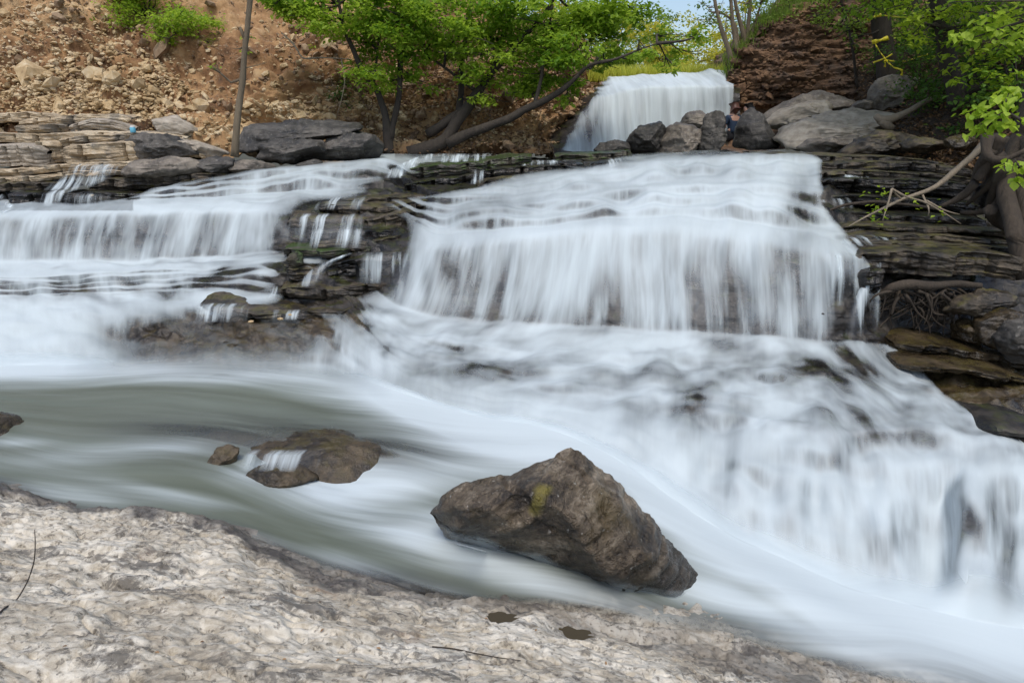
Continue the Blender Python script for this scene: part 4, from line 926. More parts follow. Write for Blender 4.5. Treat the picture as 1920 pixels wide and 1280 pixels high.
boulder("boulder", [(392,860),(405,842),(425,838),(445,846),(440,868),(415,876),(396,874)], 4.95, 0.11, M['brown'], 7, "small dark stone at the upstream end of the little spill", amp=0.06)
boulder("boulder", [(398,884),(420,877),(448,880),(450,898),(420,902),(400,896)], 4.85, 0.09, M['brown'], 71, "small low brown stone touching the wet stone under the spill", amp=0.06)
_rr = np.linspace(0.02, 1.0, 40)[:, None]; _aa = np.linspace(0, 2 * np.pi, 120, endpoint=False)[None]
_oc = 1 + 0.16 * fbm(np.stack([np.cos(_aa) * 1.4, np.sin(_aa) * 1.4, _aa * 0 + 3], -1), 3)
_c = G(590, 842, 0.02); _x = _rr * np.cos(_aa) * 0.92 * _oc; _y = _rr * np.sin(_aa) * 0.52 * _oc + 0.10 * _x * -0.6
_V = np.stack([_c[0] + _x, _c[1] + _y, np.zeros_like(_x)], -1)
_V[..., 2] = -0.22 + 0.335 * (1 - _rr ** 3.2) + 0.035 * fbm(_V * 3.2, 4) + 0.012 * fbm(_V * 11, 3)
_o = mk("wet_rock", _V.reshape(-1, 3), grid_faces(40, 120, wrap=True), M['brown']); tag(_o, "broad low rounded wet rock with water sliding over it in midstream", "rock")
# film of spray climbing the big boulder's waterline
from mathutils.bvhtree import BVHTree
_bv = BVHTree.FromPolygons([tuple(c) for c in _co], [tuple(p_.vertices) for p_ in mb_.data.polygons])
def hit(px, py):
    dr = P(px, py, 5.0) - np.array([0, 0, CZ]); dr /= np.linalg.norm(dr); h_ = _bv.ray_cast(Vector((0, 0, CZ)), Vector(dr)); return (np.array(h_[0]), dr) if h_[0] is not None else (None, dr)
swx = np.linspace(818, 1318, 150); swy = np.interp(swx, [800,850,930,1010,1090,1180,1270,1325], [966,1000,1022,1050,1082,1098,1112,1122]); skr = []
for dy in np.linspace(-24, 18, 16):
    row = []; last = 4.0
    for x_, y_ in zip(swx, swy):
        h_, dr = hit(x_, y_ + dy)
        if h_ is not None: last = np.linalg.norm(h_ - np.array([0, 0, CZ]))
        row.append(np.array([0, 0, CZ]) + dr * (last - 0.02))
    skr.append(row)
skr = gsmooth(np.array(skr), 2.5, 1); tt = np.linspace(0, 1, 16)[:, None]; xx = np.repeat(np.linspace(0, 1, 150)[None], 16, 0)
skc = 0.5 * sstep(0.15, 1.0, tt + 0.30 * noise(np.stack([xx * 9, xx * 0, xx * 0], -1))) * np.sin(np.pi * np.clip(xx, .001, .999)) ** 0.4
o_ = mk("spray_water", skr.reshape(-1, 3), grid_faces(16, 150), M['water'], attrs={"flow": np.stack([tt * 0.5 + xx * .2, xx * 1.6, xx * 0], -1).reshape(-1, 3), "cover": np.clip(skc, 0, 1).ravel(), "foam": np.full(skc.size, .85), "streak": np.full(skc.size, .3)}); tag(o_, kind="structure")
# left group
boulder("boulder", [(446,262),(470,232),(520,228),(545,222),(600,222),(660,222),(684,238),(668,250),(620,254),(560,276),(500,290),(452,288)], 12.8, 0.55, M['dgrey'], 8, "long grey overhanging boulder behind the slender leaning trunk", planes=[((0,-0.5,0.86),0.42)], bedded=0.8)
boulder("boulder", [(478,300),(488,270),(520,262),(600,264),(612,282),(608,302),(560,308),(500,306)], 12.3, 0.40, M['dgrey'], 9, "flat-topped grey block resting below the long overhanging boulder", bedded=1.0, boxy=0.5)
boulder("boulder", [(604,290),(612,256),(660,248),(700,254),(718,272),(706,296),(660,304),(614,304)], 12.6, 0.42, M['dgrey'], 10, "rounded grey boulder at the water beside the forked trunks", bedded=0.6)
boulder("boulder", [(544,322),(560,306),(590,298),(606,304),(590,318),(560,324)], 12.0, 0.2, M['dgrey'], 12, "small purplish grey stone at the water's edge under the grey block", amp=0.04)
boulder("boulder", [(366,318),(374,302),(400,292),(435,298),(442,314),(420,326),(380,328)], 11.9, 0.22, M['dgrey'], 13, "dark rounded stone at the foot of the slender leaning trunk", bedded=0.6)
boulder("boulder", [(232,324),(250,304),(300,296),(350,296),(376,304),(370,330),(300,334),(240,332)], 11.7, 0.28, M['grey'], 14, "grey broken block at the lip of the small side trickle", bedded=0.9, boxy=0.55)
boulder("boulder", [(430,316),(440,300),(470,300),(512,308),(516,320),(470,326),(436,324)], 11.95, 0.2, M['grey'], 15, "low pale-topped stone between the dark rounded stone and the grey block", amp=0.05)
boulder("boulder", [(298,254),(345,262),(400,276),(432,290),(400,296),(350,284),(310,266)], 12.4, 0.35, M['pale'], 16, "tilted flat slab leaning beside the slender trunk", bedded=0.9)
boulder("boulder", [(276,238),(290,218),(316,212),(345,228),(372,246),(360,256),(310,252)], 13.0, 0.4, M['pale'], 17, "pale shaggy boulder half buried in the scree above the tilted slab", amp=0.05)
boulder("boulder", [(226,270),(260,250),(310,252),(345,268),(375,290),(330,298),(240,298)], 12.15, 0.35, M['dgrey'], 18, "grey weathered block at the end of the tan ledge", bedded=0.9, boxy=0.6)
# under the upper fall
boulder("boulder", [(1114,282),(1125,268),(1160,262),(1180,268),(1182,284),(1140,292)], 14.0, 0.3, M['dgrey'], 20, "low dark stone at the foot of the upper fall", bedded=0.4)
boulder("boulder", [(1172,288),(1178,258),(1200,236),(1238,228),(1252,245),(1250,290),(1210,296)], 14.2, 0.45, M['dgrey'], 21, "dark slope-sided boulder in front of the upper fall", bedded=0.4)
boulder("boulder", [(1238,292),(1244,246),(1270,232),(1300,236),(1322,248),(1322,290),(1280,298)], 14.0, 0.45, M['grey'], 22, "blocky grey boulder wedged between the dark boulder and the upright one", bedded=0.5)
boulder("boulder", [(1262,250),(1290,212),(1320,208),(1338,222),(1330,250)], 14.9, 0.35, M['grey'], 23, "grey boulder peeping over the blocky one before the upper fall", bedded=0.4)
boulder("boulder", [(1308,290),(1318,240),(1328,212),(1344,206),(1356,220),(1358,250),(1358,288),(1330,296)], 13.8, 0.32, M['dgrey'], 24, "upright dark boulder next to the seated person in navy", bedded=0.4)
boulder("boulder", [(1376,276),(1382,240),(1394,214),(1412,200),(1426,214),(1440,236),(1462,268),(1458,278),(1410,282)], 14.2, 0.38, M['dgrey'], 25, "pointed cone-shaped grey boulder hiding a seated person", planes=[((0.75,-0.5,0.4),0.55)], bedded=0.6, amp=0.03)
boulder("boulder", [(1425,225),(1460,200),(1510,176),(1530,171),(1560,182),(1600,195),(1590,215),(1520,222),(1460,240)], 16.0, 0.7, M['grey'], 26, "long low grey boulder against the foot of the brown cliff", bedded=0.5)
boulder("boulder", [(1432,232),(1470,206),(1530,190),(1556,188),(1585,200),(1570,222),(1500,232),(1460,242)], 15.0, 0.6, M['pale'], 27, "pale sloping slab boulder stacked before the long low one", bedded=0.7)
boulder("boulder", [(1456,262),(1480,240),(1540,212),(1600,204),(1660,206),(1690,216),(1660,240),(1610,262),(1520,284),(1470,276)], 13.6, 0.8, M['pale'], 28, "broad flat pale boulder with the bleached log on it", planes=[((-0.1,-0.55,0.83),0.40)], bedded=0.9)
boulder("boulder", [(1500,278),(1520,262),(1580,255),(1620,250),(1600,272),(1560,286),(1510,288)], 12.9, 0.4, M['grey'], 29, "cracked grey slab under the broad flat pale boulder", bedded=1.0, boxy=0.55)
boulder("boulder", [(1630,205),(1636,165),(1655,146),(1700,140),(1724,150),(1716,180),(1696,204),(1660,206)], 14.6, 0.5, M['grey'], 30, "tall grey boulder below the yellow tape", planes=[((-0.2,-0.8,0.5),0.5)], bedded=0.2)
boulder("boulder", [(1596,206),(1610,190),(1636,184),(1650,196),(1636,206)], 14.8, 0.3, M['grey'], 301, "small grey stone at the base of the tall taped boulder", bedded=0.4)
boulder("boulder", [(1575,288),(1610,262),(1650,246),(1700,250),(1715,262),(1680,278),(1620,292)], 11.9, 0.4, M['ledge'], 31, "slanting mossy tan slab between pale boulder and dark ledges", bedded=0.9)
boulder("boulder", [(1690,270),(1720,258),(1760,262),(1770,278),(1730,288),(1700,284)], 11.3, 0.25, M['ledge'], 32, "brown stone on the bank beneath the roots' slope", bedded=0.4)
boulder("boulder", [(1775,262),(1800,252),(1830,254),(1838,272),(1800,282),(1780,278)], 10.8, 0.2, M['brown'], 33, "yellowish mossy stone on the dark bank above the ledges", bedded=0.1)
boulder("boulder", [(1775,588),(1800,562),(1850,546),(1896,548),(1900,565),(1860,582),(1800,596)], 7.3, 0.22, M['ledge'], 34, "flat tilted stone in the rooty hollow under the thick ledge", bedded=0.9)
boulder("boulder", [(1830,640),(1836,600),(1880,580),(1925,590),(1935,640),(1880,656)], 7.1, 0.25, M['brown'], 35, "brown block in the hollow below the flat tilted stone", bedded=0.3)
boulder("boulder", [(1790,650),(1796,612),(1822,598),(1842,612),(1844,650)], 7.3, 0.2, M['brown'], 36, "narrow brown block deep in the rooty hollow", bedded=0.3)
boulder("boulder", [(1872,640),(1900,606),(1960,600),(1990,640),(1960,680),(1900,684)], 6.8, 0.25, M['dgrey'], 37, "dark rounded stone at the mouth of the rooty hollow", bedded=0.3)
boulder("boulder", [(538,488),(545,476),(556,470),(566,478),(568,496),(545,500)], 8.78, 0.07, M['ledge_moss'], 38, "small upright mossy stone standing on the middle ledges", boxy=0.5, bedded=0.0)

# ------------------------------------------------------------------ thin threads of water over the ledges
def veil(path, wid_, cover=0.6, lean=0.0, parent=None, foam=0.95):
    """narrow thread of falling water: path of (px,py,dist), wid_ half widths in photo pixels"""
    p = np.array(path, float); t = np.linspace(0, 1, 26); tk = np.linspace(0, 1, len(p))
    c = np.stack([np.interp(t, tk, p[:, k]) for k in range(3)], -1); c[:, 0] = gsmooth(c[:, 0], 2, 0)
    w = np.interp(t, np.linspace(0, 1, len(np.atleast_1d(wid_))), np.atleast_1d(wid_)); nu = 22
    u = np.linspace(-1, 1, nu)
    X = P(c[:, 0:1] + w[:, None] * u[None], c[:, 1:2] + 0 * u[None], c[:, 2:3] + 0.05 * (u[None] ** 2))
    X = X + 0.008 * fbm(np.stack([X[..., 0] * 12, X[..., 1] * 0, X[..., 2] * 1.5], -1), 2)[..., None] * np.array([0, 1, 0])
    a = np.concatenate([np.zeros((1, nu)), np.cumsum(np.linalg.norm(np.diff(X, axis=0), axis=-1), 0)])
    cv = 0.60 * cover * (1 - np.abs(u)[None] ** 2) ** 1.0 * np.sin(np.pi * np.clip(t * 0.96 + 0.02, 0, 1))[:, None] ** 0.8
    return X, np.stack([X[..., 0] * 1.6, a, a * 0], -1), np.clip(cv, 0, 1), np.full(a.shape, foam)
def threads(name, L):
    V, F, fl, cv, fm, off = [], [], [], [], [], 0
    for args in L:
        X, f, c, o = veil(*args); n, m = X.shape[:2]
        V.append(X.reshape(-1, 3)); F.append(grid_faces(n, m) + off); off += n * m
        fl.append(f.reshape(-1, 3)); cv.append(c.ravel()); fm.append(o.ravel())
    cv = np.concatenate(cv)
    o = mk(name, np.concatenate(V), np.concatenate(F), M['water'], attrs={"flow": np.concatenate(fl), "cover": cv, "foam": np.concatenate(fm), "streak": np.full(len(cv), 1.5)})
    return tag(o, kind="structure")
threads("trickle_water", [
 ([(608,400,9.62),(606,408,9.42),(602,452,9.12)], (74,76,80), .34), ([(632,428,9.2),(630,436,9.15),(622,466,8.92)], (62,64,70), .34), ([(722,472,8.66),(720,488,8.56),(714,532,8.46)], (46,46,50), .34),
 ([(660,474,8.8),(640,482,8.72),(612,492,8.66),(596,508,8.58),(582,526,8.46),(575,538,8.4)], (6,9,13,17,21,24), .85), ([(650,368,10.4),(642,378,10.1),(626,394,9.9)], (40,44,50), .36),
 ([(415,568,7.95),(414,576,7.82),(410,604,7.7)], (56,56,60), .55), ([(545,580,7.95),(545,588,7.84),(543,600,7.78)], (34,34,36), .30), ([(516,536,8.47),(514,548,8.4),(508,562,8.28)], (9,10,14), .6),
 ([(900,318,11.4),(899,332,11.15),(890,346,10.95)], (12,12,16), .35), ([(880,288,12.4),(870,296,12.2),(852,306,11.95)], (46,46,46), .45), ([(820,288,12.6),(800,296,12.4),(765,312,11.9),(735,334,11.5)], (20,24,26,26), .8),
 ([(1040,300,12.2),(1010,304,12.0),(990,312,11.85)], (46,46,44), .42), ([(1158,296,12.5),(1150,305,12.25),(1146,316,12.1)], (14,16,18), .6),
 ([(1650,492,7.6),(1636,516,7.45),(1620,548,7.36),(1606,586,7.26),(1600,632,7.15)], (8,10,14,16,18), .8), ([(1572,462,7.8),(1576,480,7.55),(1580,510,7.45),(1584,600,7.36)], (34,34,32,34), .34),
 ([(1560,366,9.45),(1562,376,9.3),(1566,392,9.2)], (36,36,40), .24), ([(1625,320,10.3),(1610,328,10.0),(1596,338,9.85)], (60,60,60), .28), ([(1600,304,10.8),(1580,310,10.5),(1550,318,10.35)], (60,60,50), .30), ([(1640,440,8.25),(1625,447,8.05),(1605,462,7.85)], (60,60,56), .28)])
threads("spill_water", [([(530,842,5.0),(526,852,4.84),(520,884,4.68)], (72,76,84), .34)])
threads("side_trickle_water", [([(182,307,11.66),(180,313,11.5),(176,328,11.38)], (48,50,54), .42), ([(170,326,11.42),(152,338,11.33),(130,350,11.2),(112,358,11.08)], (50,50,44,36), .46), ([(120,356,11.1),(100,364,10.98),(90,388,10.84)], (30,22,18), .6), ([(160,362,11.0),(160,370,10.92),(160,390,10.84)], (50,50,50), .22), ([(0,364,10.95),(8,380,10.8),(20,392,10.7)], (8,12,16), .5), ([(40,388,10.55),(25,398,10.3),(0,408,10.05)], (40,40,40), .5)])

# ------------------------------------------------------------------ trees
def tree(name, label, limbs, blobsL, d, leaf, bark, lsize, dens, seed, cat="tree", group=None, twigs=True, squash=0.45, step=0.12, base=None):
    """limbs: list of ([(px,py[,dist])], [radius m...]); blobsL: (px,py,r_px[,dist])"""
    rg = np.random.default_rng(seed)
    b0 = P(limbs[0][0][0][0], limbs[0][0][0][1], limbs[0][0][0][2] if len(limbs[0][0][0]) > 2 else d) if base is None else base
    root = empty(name, b0, label, cat, group); root["_o"] = [float(c) for c in b0]
    geos, nodes = [], []
    for k, (ln, rad) in enumerate(limbs):
        pts = pxline(ln, d); r = np.interp(np.linspace(0, 1, len(pts)), np.linspace(0, 1, len(rad)), rad)
        geos.append(tube_geo(pts, r * (0.78 if d > 11.9 and d < 14.6 and name != 'tall_tree' else 1.0), step, 9, 0.05, seed + k)); q, rr = resample(pts, r, 0.3); nodes.append(q[len(q) // 3:])
    nodes = np.concatenate(nodes)
    V, F = merge(geos); mk("trunk", V, F, bark, root)
    pts, tones, tw = [], [], []
    for bl in blobsL:
        c = P(bl[0], bl[1], bl[3] if len(bl) > 3 else d + rg.uniform(-0.5, 0.5)); dd_ = c[1]
        r = bl[2] * dd_ / FPX; n = int(dens * (r / 0.5) ** 2)
        pp = spray_points(c, r, n, rg, squash); pts.append(pp); tones.append(np.clip(rg.normal(0.45, 0.25) + rg.normal(0, 0.2, n), 0, 1))
        if twigs:
            k = np.argmin(np.linalg.norm(nodes - c, axis=1)); a = nodes[k]
            if np.linalg.norm(a - c) < 3.0:
                mid = (a + c) / 2 + rg.normal(size=3) * 0.12 + np.array([0, 0, 0.1])
                tw.append(tube_geo(np.array([a, mid, c]), [0.03, 0.018, 0.008], 0.15, 5))
                for _ in range(5):
                    e = c + rg.normal(size=3) * np.array([0.8, 0.8, 0.3]) * r; tw.append(tube_geo(np.array([mid * 0.4 + c * 0.6, (c + e) / 2, e]), [0.010, 0.007, 0.004], 0.2, 4))
    if tw:
        V, F = merge(tw); mk("twigs", V, F, bark, root)["kind"] = "stuff"
    if pts:
        pts = np.concatenate(pts); V, F = leaves_geo(pts, lsize, rg)
        mk("crown", V, F, leaf, root, attrs={"tone": np.repeat(np.concatenate(tones), 6)}, smooth=False)
    return root

tree("maple_tree", "dark multi-limbed tree sprawling low toward the upper fall", [
  ([(765,288,14.2),(833,268,14.3),(856,230,14.4),(893,175,14.5),(927,131,14.5),(967,84,14.4),(1017,34,14.2),(1060,-40,14)], [.17,.17,.15,.12,.10,.07,.05,.03]),
  ([(802,252,14.6),(835,232,14.5),(868,205,14.5)], [.12,.12,.10]),
  ([(840,270,14.2),(883,248,14.1),(950,225,13.9),(1004,198,13.7),(1044,178,13.6),(1081,144,13.5),(1107,122,13.4),(1155,112,13.2),(1200,92,13.1),(1232,82,13.0)], [.13,.12,.10,.085,.07,.05,.04,.03,.02,.012]),
  ([(893,172,14.5),(843,131,14.5),(799,107,14.5)], [.05,.035,.02]), ([(860,226,14.6),(862,188,14.9),(870,100,15.2),(880,34,15.4),(893,-30,15.5)], [.09,.085,.07,.06,.05]),
  ([(927,131,14.5),(943,67,14.8),(953,-10,15)], [.06,.05,.04]), ([(1000,200,13.7),(1018,140,13.9),(1030,60,14),(1040,-20,14)], [.05,.04,.03,.02])],
  [(800,40,60),(870,60,55),(950,50,60),(1020,40,60),(1090,50,60),(1150,45,55),(900,105,45),(960,140,45),(1012,150,46),(1045,110,55),(995,172,36),(1072,158,28),(908,186,22),(880,148,26),(1130,120,22),(1180,110,24),
   (1240,70,26),(1280,100,22),(1255,122,19),(1310,66,24),(1200,30,38),(1100,95,45),(985,95,45),(845,95,40),(1060,190,18),(920,20,60),(1000,-10,60),(1100,-5,60),(860,-15,60),(780,70,40),(1060,70,50),(1150,15,45),(930,75,45),(1200,-40,45),(1130,70,30),(1215,100,20,13)],
  14.3, M['leaf'], M['bark'], 0.10, 620, 21)
tree("maple_tree", "two slim dark trunks forking from one base beside grey boulders", [
  ([(729,290,14.1),(727,250,14.1),(725,222,14.2),(705,171,14.2),(682,134,14.2),(662,95,14.2),(641,40,14.2),(630,-30,14.2)], [.14,.12,.09,.075,.07,.06,.045,.03]),
  ([(731,262,14.1),(739,222,14.2),(749,161,14.3),(752,100,14.4),(745,44,14.4),(740,-20,14.4)], [.09,.075,.07,.06,.045,.03]),
  ([(700,165,14.2),(706,110,14.4),(712,60,14.4)], [.04,.03,.02])],
  [(640,40,55),(720,55,55),(560,14,44),(600,36,40),(760,25,55),(735,150,42),(690,132,34),(765,112,40),(800,95,30),(690,80,36),(520,4,36),(650,-15,60),(740,-20,60),(590,10,45),(680,30,45),(800,10,50),(700,140,24,13.6),(770,145,24)],
  14.2, M['leaf'], M['bark'], 0.10, 620, 22)
tree("young_tree", "slender bare trunk leaning beside the tilted slab below the scree", [([(440,294,11.9),(443,250,11.9),(447,190,11.95),(454,120,12),(462,50,12),(470,-30,12.1),(480,-160,12.2)], [.085,.07,.065,.06,.055,.05,.03]),
  ([(448,130,12),(475,122,12),(500,118,12)], [.012,.008,.004])], [(480,-120,70),(520,-160,70),(430,-160,70),(462,70,12),(400,125,9),(455,95,9)], 12, M['leaf'], M['bark_l'], 0.07, 300, 23)
# pale dead branch arching from the bank
V, F = merge([tube_geo(pxline([(528,62),(548,80),(558,92),(565,112),(600,108),(640,110),(660,112)], 14.0), [.012,.022,.02,.018,.014,.01,.006], 0.08, 6), tube_geo(pxline([(640,112),(648,150),(640,190),(632,215)], 14.0), [.012,.010,.008,.005], 0.08, 5)])
db = mk("dead_branch", V, F, M['drift']); tag(db, "pale dead branch arching out of the earthen bank", "branch")

# saplings at the cliff edge
tree("sapling_clump", "cluster of thin grey stems at the cliff edge above the fall", [
  ([(1374,126,18.3),(1366,90,18.3),(1352,55,18.3),(1343,15,18.3),(1338,-30,18.3)], [.07,.06,.05,.04,.03]), ([(1384,115,18.4),(1378,80,18.4),(1374,40,18.4),(1369,-20,18.4)], [.07,.06,.05,.035]),
  ([(1394,108,18.5),(1385,85,18.5),(1380,50,18.5),(1372,38,18.5),(1350,22,18.5)], [.06,.05,.04,.03,.02]), ([(1400,95,18.6),(1392,60,18.6),(1384,30,18.6),(1376,-20,18.6)], [.07,.06,.05,.03]), ([(1402,90,18.6),(1404,40,18.6),(1408,-20,18.6)], [.05,.045,.035]), ([(1405,80,18.7),(1420,30,18.7),(1432,-20,18.7)], [.04,.03,.02])],
  [(1345,30,22),(1330,10,25),(1400,10,20),(1430,0,20),(1370,-30,40),(1420,-40,40),(1325,45,18)], 18.5, M['leaf_m'], M['bark_l'], 0.09, 130, 24)

# right-hand trees
tree("tall_tree", "dark straight trunk rising from the leafy bank beside yellow tape", [([(1800,195,12.2),(1790,165,12.2),(1778,110,12.2),(1768,60,12.2),(1757,0,12.2),(1740,-120,12.2),(1720,-300,12.4)], [.20,.15,.135,.13,.125,.11,.08]),
  ([(1795,178,12.2),(1830,168,12.0),(1870,150,11.8),(1900,140,11.7)], [.09,.075,.06,.04]), ([(1745,-80,12.2),(1690,-140,12.5),(1620,-170,13)], [.06,.04,.02]), ([(1740,-120,12.2),(1820,-190,12),(1900,-230,11.5)], [.06,.04,.02])],
  [(1700,18,38),(1740,40,34),(1660,14,34),(1720,70,30),(1810,60,34,11.6),(1850,100,40,11.4),(1830,140,34,11.2),(1890,150,40,10.8),(1900,100,44,10.9),(1870,40,44,11),(1690,-40,60),(1800,20,40,11.5),(1620,-60,60),(1740,-140,120),(1850,-160,120),(1650,-190,120),(1900,-60,90,11),(1760,-260,140),(1900,-260,140),(2020,-120,120,11)], 12.2, M['leaf_r'], M['bark'], 0.095, 300, 25)
tapetree = tree("grey_tree", "broad grey trunk wrapped in yellow tape before the brown cliff", [([(1668,165,15.2),(1662,120,15.2),(1655,70,15.2),(1650,20,15.2),(1645,-60,15.2),(1640,-200,15.3)], [.24,.20,.19,.185,.18,.14])],
  [(1600,30,26),(1640,8,34),(1590,45,18),(1600,70,14),(1620,-60,70),(1680,-120,100),(1580,-120,90)], 15.2, M['leaf_m'], M['bark'], 0.09, 200, 26)
tree("thin_sapling", "thin dark sapling with sparse leaves in front of the cliff", [([(1608,165,15.8),(1602,125,15.8),(1598,95,15.8),(1590,50,15.8),(1580,10,15.8),(1570,-30,15.8)], [.03,.028,.025,.022,.018,.012])], [(1570,45,20),(1590,62,16),(1550,30,16),(1610,48,14),(1600,85,10)], 15.8, M['leaf_m'], M['bark'], 0.085, 220, 27)
# right-edge root tree
rt = tree("rooted_tree", "gnarled tree with exposed snaking roots gripping the rock ledge", [
  ([(1925,520,7.5),(1912,470,7.55),(1900,420,7.7),(1888,380,7.9),(1884,340,8.1),(1900,290,8.3),(1925,230,8.4),(1950,120,8.5),(1975,-60,8.6)], [.11,.10,.095,.09,.09,.11,.13,.13,.12]),
  ([(1940,500,7.5),(1930,420,7.7),(1926,340,8.0),(1935,260,8.2)], [.13,.12,.11,.11])], [(2000,-80,120,8),(1940,-140,120,9),(2080,0,120,7.5)], 8.0, M['leaf_r'], M['root'], 0.09, 220, 28)
ROOTS = [[(1880,255),(1858,290),(1832,332),(1812,362),(1790,378),(1760,388)], [(1886,300),(1862,340),(1836,362),(1812,384)], [(1852,255),(1847,285),(1858,302),(1885,300),(1925,280)], [(1882,310),(1866,350),(1858,385),(1850,408)], [(1860,280),(1836,310),(1824,345),(1810,366)],
 [(1905,330),(1892,362),(1880,380),(1870,402)], [(1870,290),(1862,330),(1840,350)], [(1895,345),(1868,385),(1840,400),(1800,398)], [(1920,300),(1908,350),(1900,380)], [(1858,392),(1868,415),(1885,425),(1895,430)]]
for i, L_ in enumerate(ROOTS):
    n = len(L_); dd_ = np.linspace(8.35, 8.75 if i != 2 else 8.0, n) - 0.3
    V, F = tube_geo(pxline([(a, b, dd_[k]) for k, (a, b) in enumerate(L_)], 8), np.linspace(.062 if i % 3 else .085, .022, n), 0.05, 8, 0.03, i)
    mk("root", V, F, M['root'], rt)
V, F = tube_geo(pxline([(1650,556,7.5),(1668,540,7.42),(1700,531,7.4),(1745,536,7.4),(1790,530,7.45),(1840,536,7.4)], 7.4), [.03,.05,.055,.05,.04,.03], 0.05, 8, 0.02, 3)
tang = mk("root_tangle", V, F, M['root']); tag(tang, "tangle of thin dark roots filling the hollow under the thick ledge", "roots")
rg = np.random.default_rng(5); gl = []
for i in range(70):
    a = np.array([rg.uniform(1650, 1800), rg.uniform(538, 560)]); L_ = [a]
    ang = rg.uniform(0.2, 2.9)
    for k in range(5): ang += rg.normal(0, 0.7); L_.append(L_[-1] + np.array([math.cos(ang), abs(math.sin(ang))]) * rg.uniform(10, 24))
    d0 = rg.uniform(7.4, 7.62)
    gl.append(tube_geo(pxline([(q_[0], min(q_[1], 648), d0 + rg.uniform(-.05, .05)) for q_ in L_], 7.5), np.linspace(rg.uniform(.010, .022), .004, 6), 0.04, 5, 0.02, i))
V, F = merge(gl); ta2 = mk("rootlets", V, F, M['root'], tang); ta2["kind"] = "stuff"
V, F = tube_geo(pxline([(1540,400,8.9),(1580,384,8.9),(1640,376,8.95),(1700,385,8.9),(1760,392,8.8)], 8.9), [.012,.02,.022,.02,.02], 0.06, 6, 0.03, 9)
o_ = mk("creeping_root", V, F, M['root']); tag(o_, "thin creeping root lying along the dark wet ledge", "root")
# fallen branch
fb = empty("fallen_branch", P(1740, 360, 8.4), "bare forked branch hanging down over the dark ledges", "branch"); fb["_o"] = list(fb.location)
V, F = tube_geo(pxline([(1858,250,8.6),(1830,288,8.55),(1795,318,8.5),(1758,350,8.4),(1735,360,8.4),(1690,374,8.35),(1640,398,8.2),(1592,424,8.0)], 8.4), [.042,.040,.036,.030,.026,.020,.013,.005], 0.05, 7, 0.02, 1); mk("limb", V, F, M['drift'], fb)
for i, L_ in enumerate([[(1672,354,8.25),(1700,370,8.25),(1735,378,8.25),(1775,402,8.2),(1802,420,8.15)], [(1672,354,8.25),(1664,385,8.2),(1655,414,8.15)], [(1728,362,8.4),(1736,378,8.3),(1743,392,8.2),(1740,406,8.2)], [(1736,376,8.3),(1770,394,8.25),(1800,402,8.2)], [(1690,374,8.35),(1672,356,8.25)]]):
    V, F = tube_geo(pxline(L_, 8.2), [.014,.011,.005], 0.05, 6, 0.02, i + 4); mk("twig", V, F, M['drift'], fb)
pts = np.concatenate([P(x, y, 8.15) + rg.normal(size=(7, 3)) * 0.05 for x, y in ((1650,412),(1640,405),(1635,395),(1765,396),(1718,378),(1660,360),(1640,365))])
V, F = leaves_geo(pts, 0.06, rg); mk("leaves", V, F, M['leaf_r'], fb, attrs={"tone": np.repeat(rg.uniform(0, 1, len(pts)), 6)}, smooth=False)
# bleached log on the pale boulder
lg = [tube_geo(pxline([(1642,216,12.75),(1650,226,12.7),(1668,226,12.7),(1695,212,12.75),(1722,197,12.8),(1745,186,12.85),(1765,182,12.9)], 12.8), [.05,.075,.07,.055,.05,.045,.04], 0.06, 8, 0.02, 2), tube_geo(pxline([(1650,226,12.7),(1664,236,12.7),(1675,240,12.75)], 12.7), [.07,.08,.05], 0.06, 8, 0.02, 4)]
V, F = merge(lg); o_ = mk("driftwood_log", V, F, M['drift']); tag(o_, "bleached crooked log lying from the pale boulder up the bank", "log")

# tape on the grey trunk
def ribbon(L_, w, d, name, parent):
    q_ = np.array(L_, float); t = np.linspace(0, 1, 30); tk = np.linspace(0, 1, len(q_)); c = np.stack([np.interp(t, tk, q_[:, k]) for k in range(2)], -1)
    tg = np.gradient(c, axis=0); tg /= np.linalg.norm(tg, axis=1)[:, None]; nr = np.stack([-tg[:, 1], tg[:, 0]], -1)
    dv = np.interp(t, np.linspace(0, 1, len(np.atleast_1d(d))), np.atleast_1d(d)) + 0.01 * np.sin(t * 25)
    wv = w * (0.8 + 0.25 * np.sin(t * 9))
    V = np.concatenate([P((c + nr * s * wv[:, None])[:, 0], (c + nr * s * wv[:, None])[:, 1], dv + o)[None] for s, o in ((-1, 0), (1, 0.0), (1, 0.006), (-1, 0.006))])
    n = 30; F = []
    for a in range(4):
        b = (a + 1) % 4
        for k in range(n - 1): F.append((a * n + k, a * n + k + 1, b * n + k + 1, b * n + k))
    return mk(name, V.reshape(-1, 3), np.array(F), M['tape'], parent)
tp = empty("barrier_tape", P(1655, 100, 14.9), "yellow barrier tape wound round the grey trunk and strung across", "tape"); tp["_o"] = list(tp.location)
ribbon([(1635,80),(1650,76),(1667,71)], 4.2, (15.02, 14.93, 15.02), "band", tp); ribbon([(1626,38),(1638,32),(1653,28)], 3.2, (15.1, 14.95, 14.95), "band", tp)
ribbon([(1641,83),(1650,98),(1661,112)], 1.5, 14.93, "strand", tp); ribbon([(1661,112),(1668,120),(1676,127),(1690,131)], 1.7, (14.93, 14.6, 14.2), "strand", tp); ribbon([(1690,130),(1692,136),(1690,142)], 2.4, 14.2, "strand", tp)
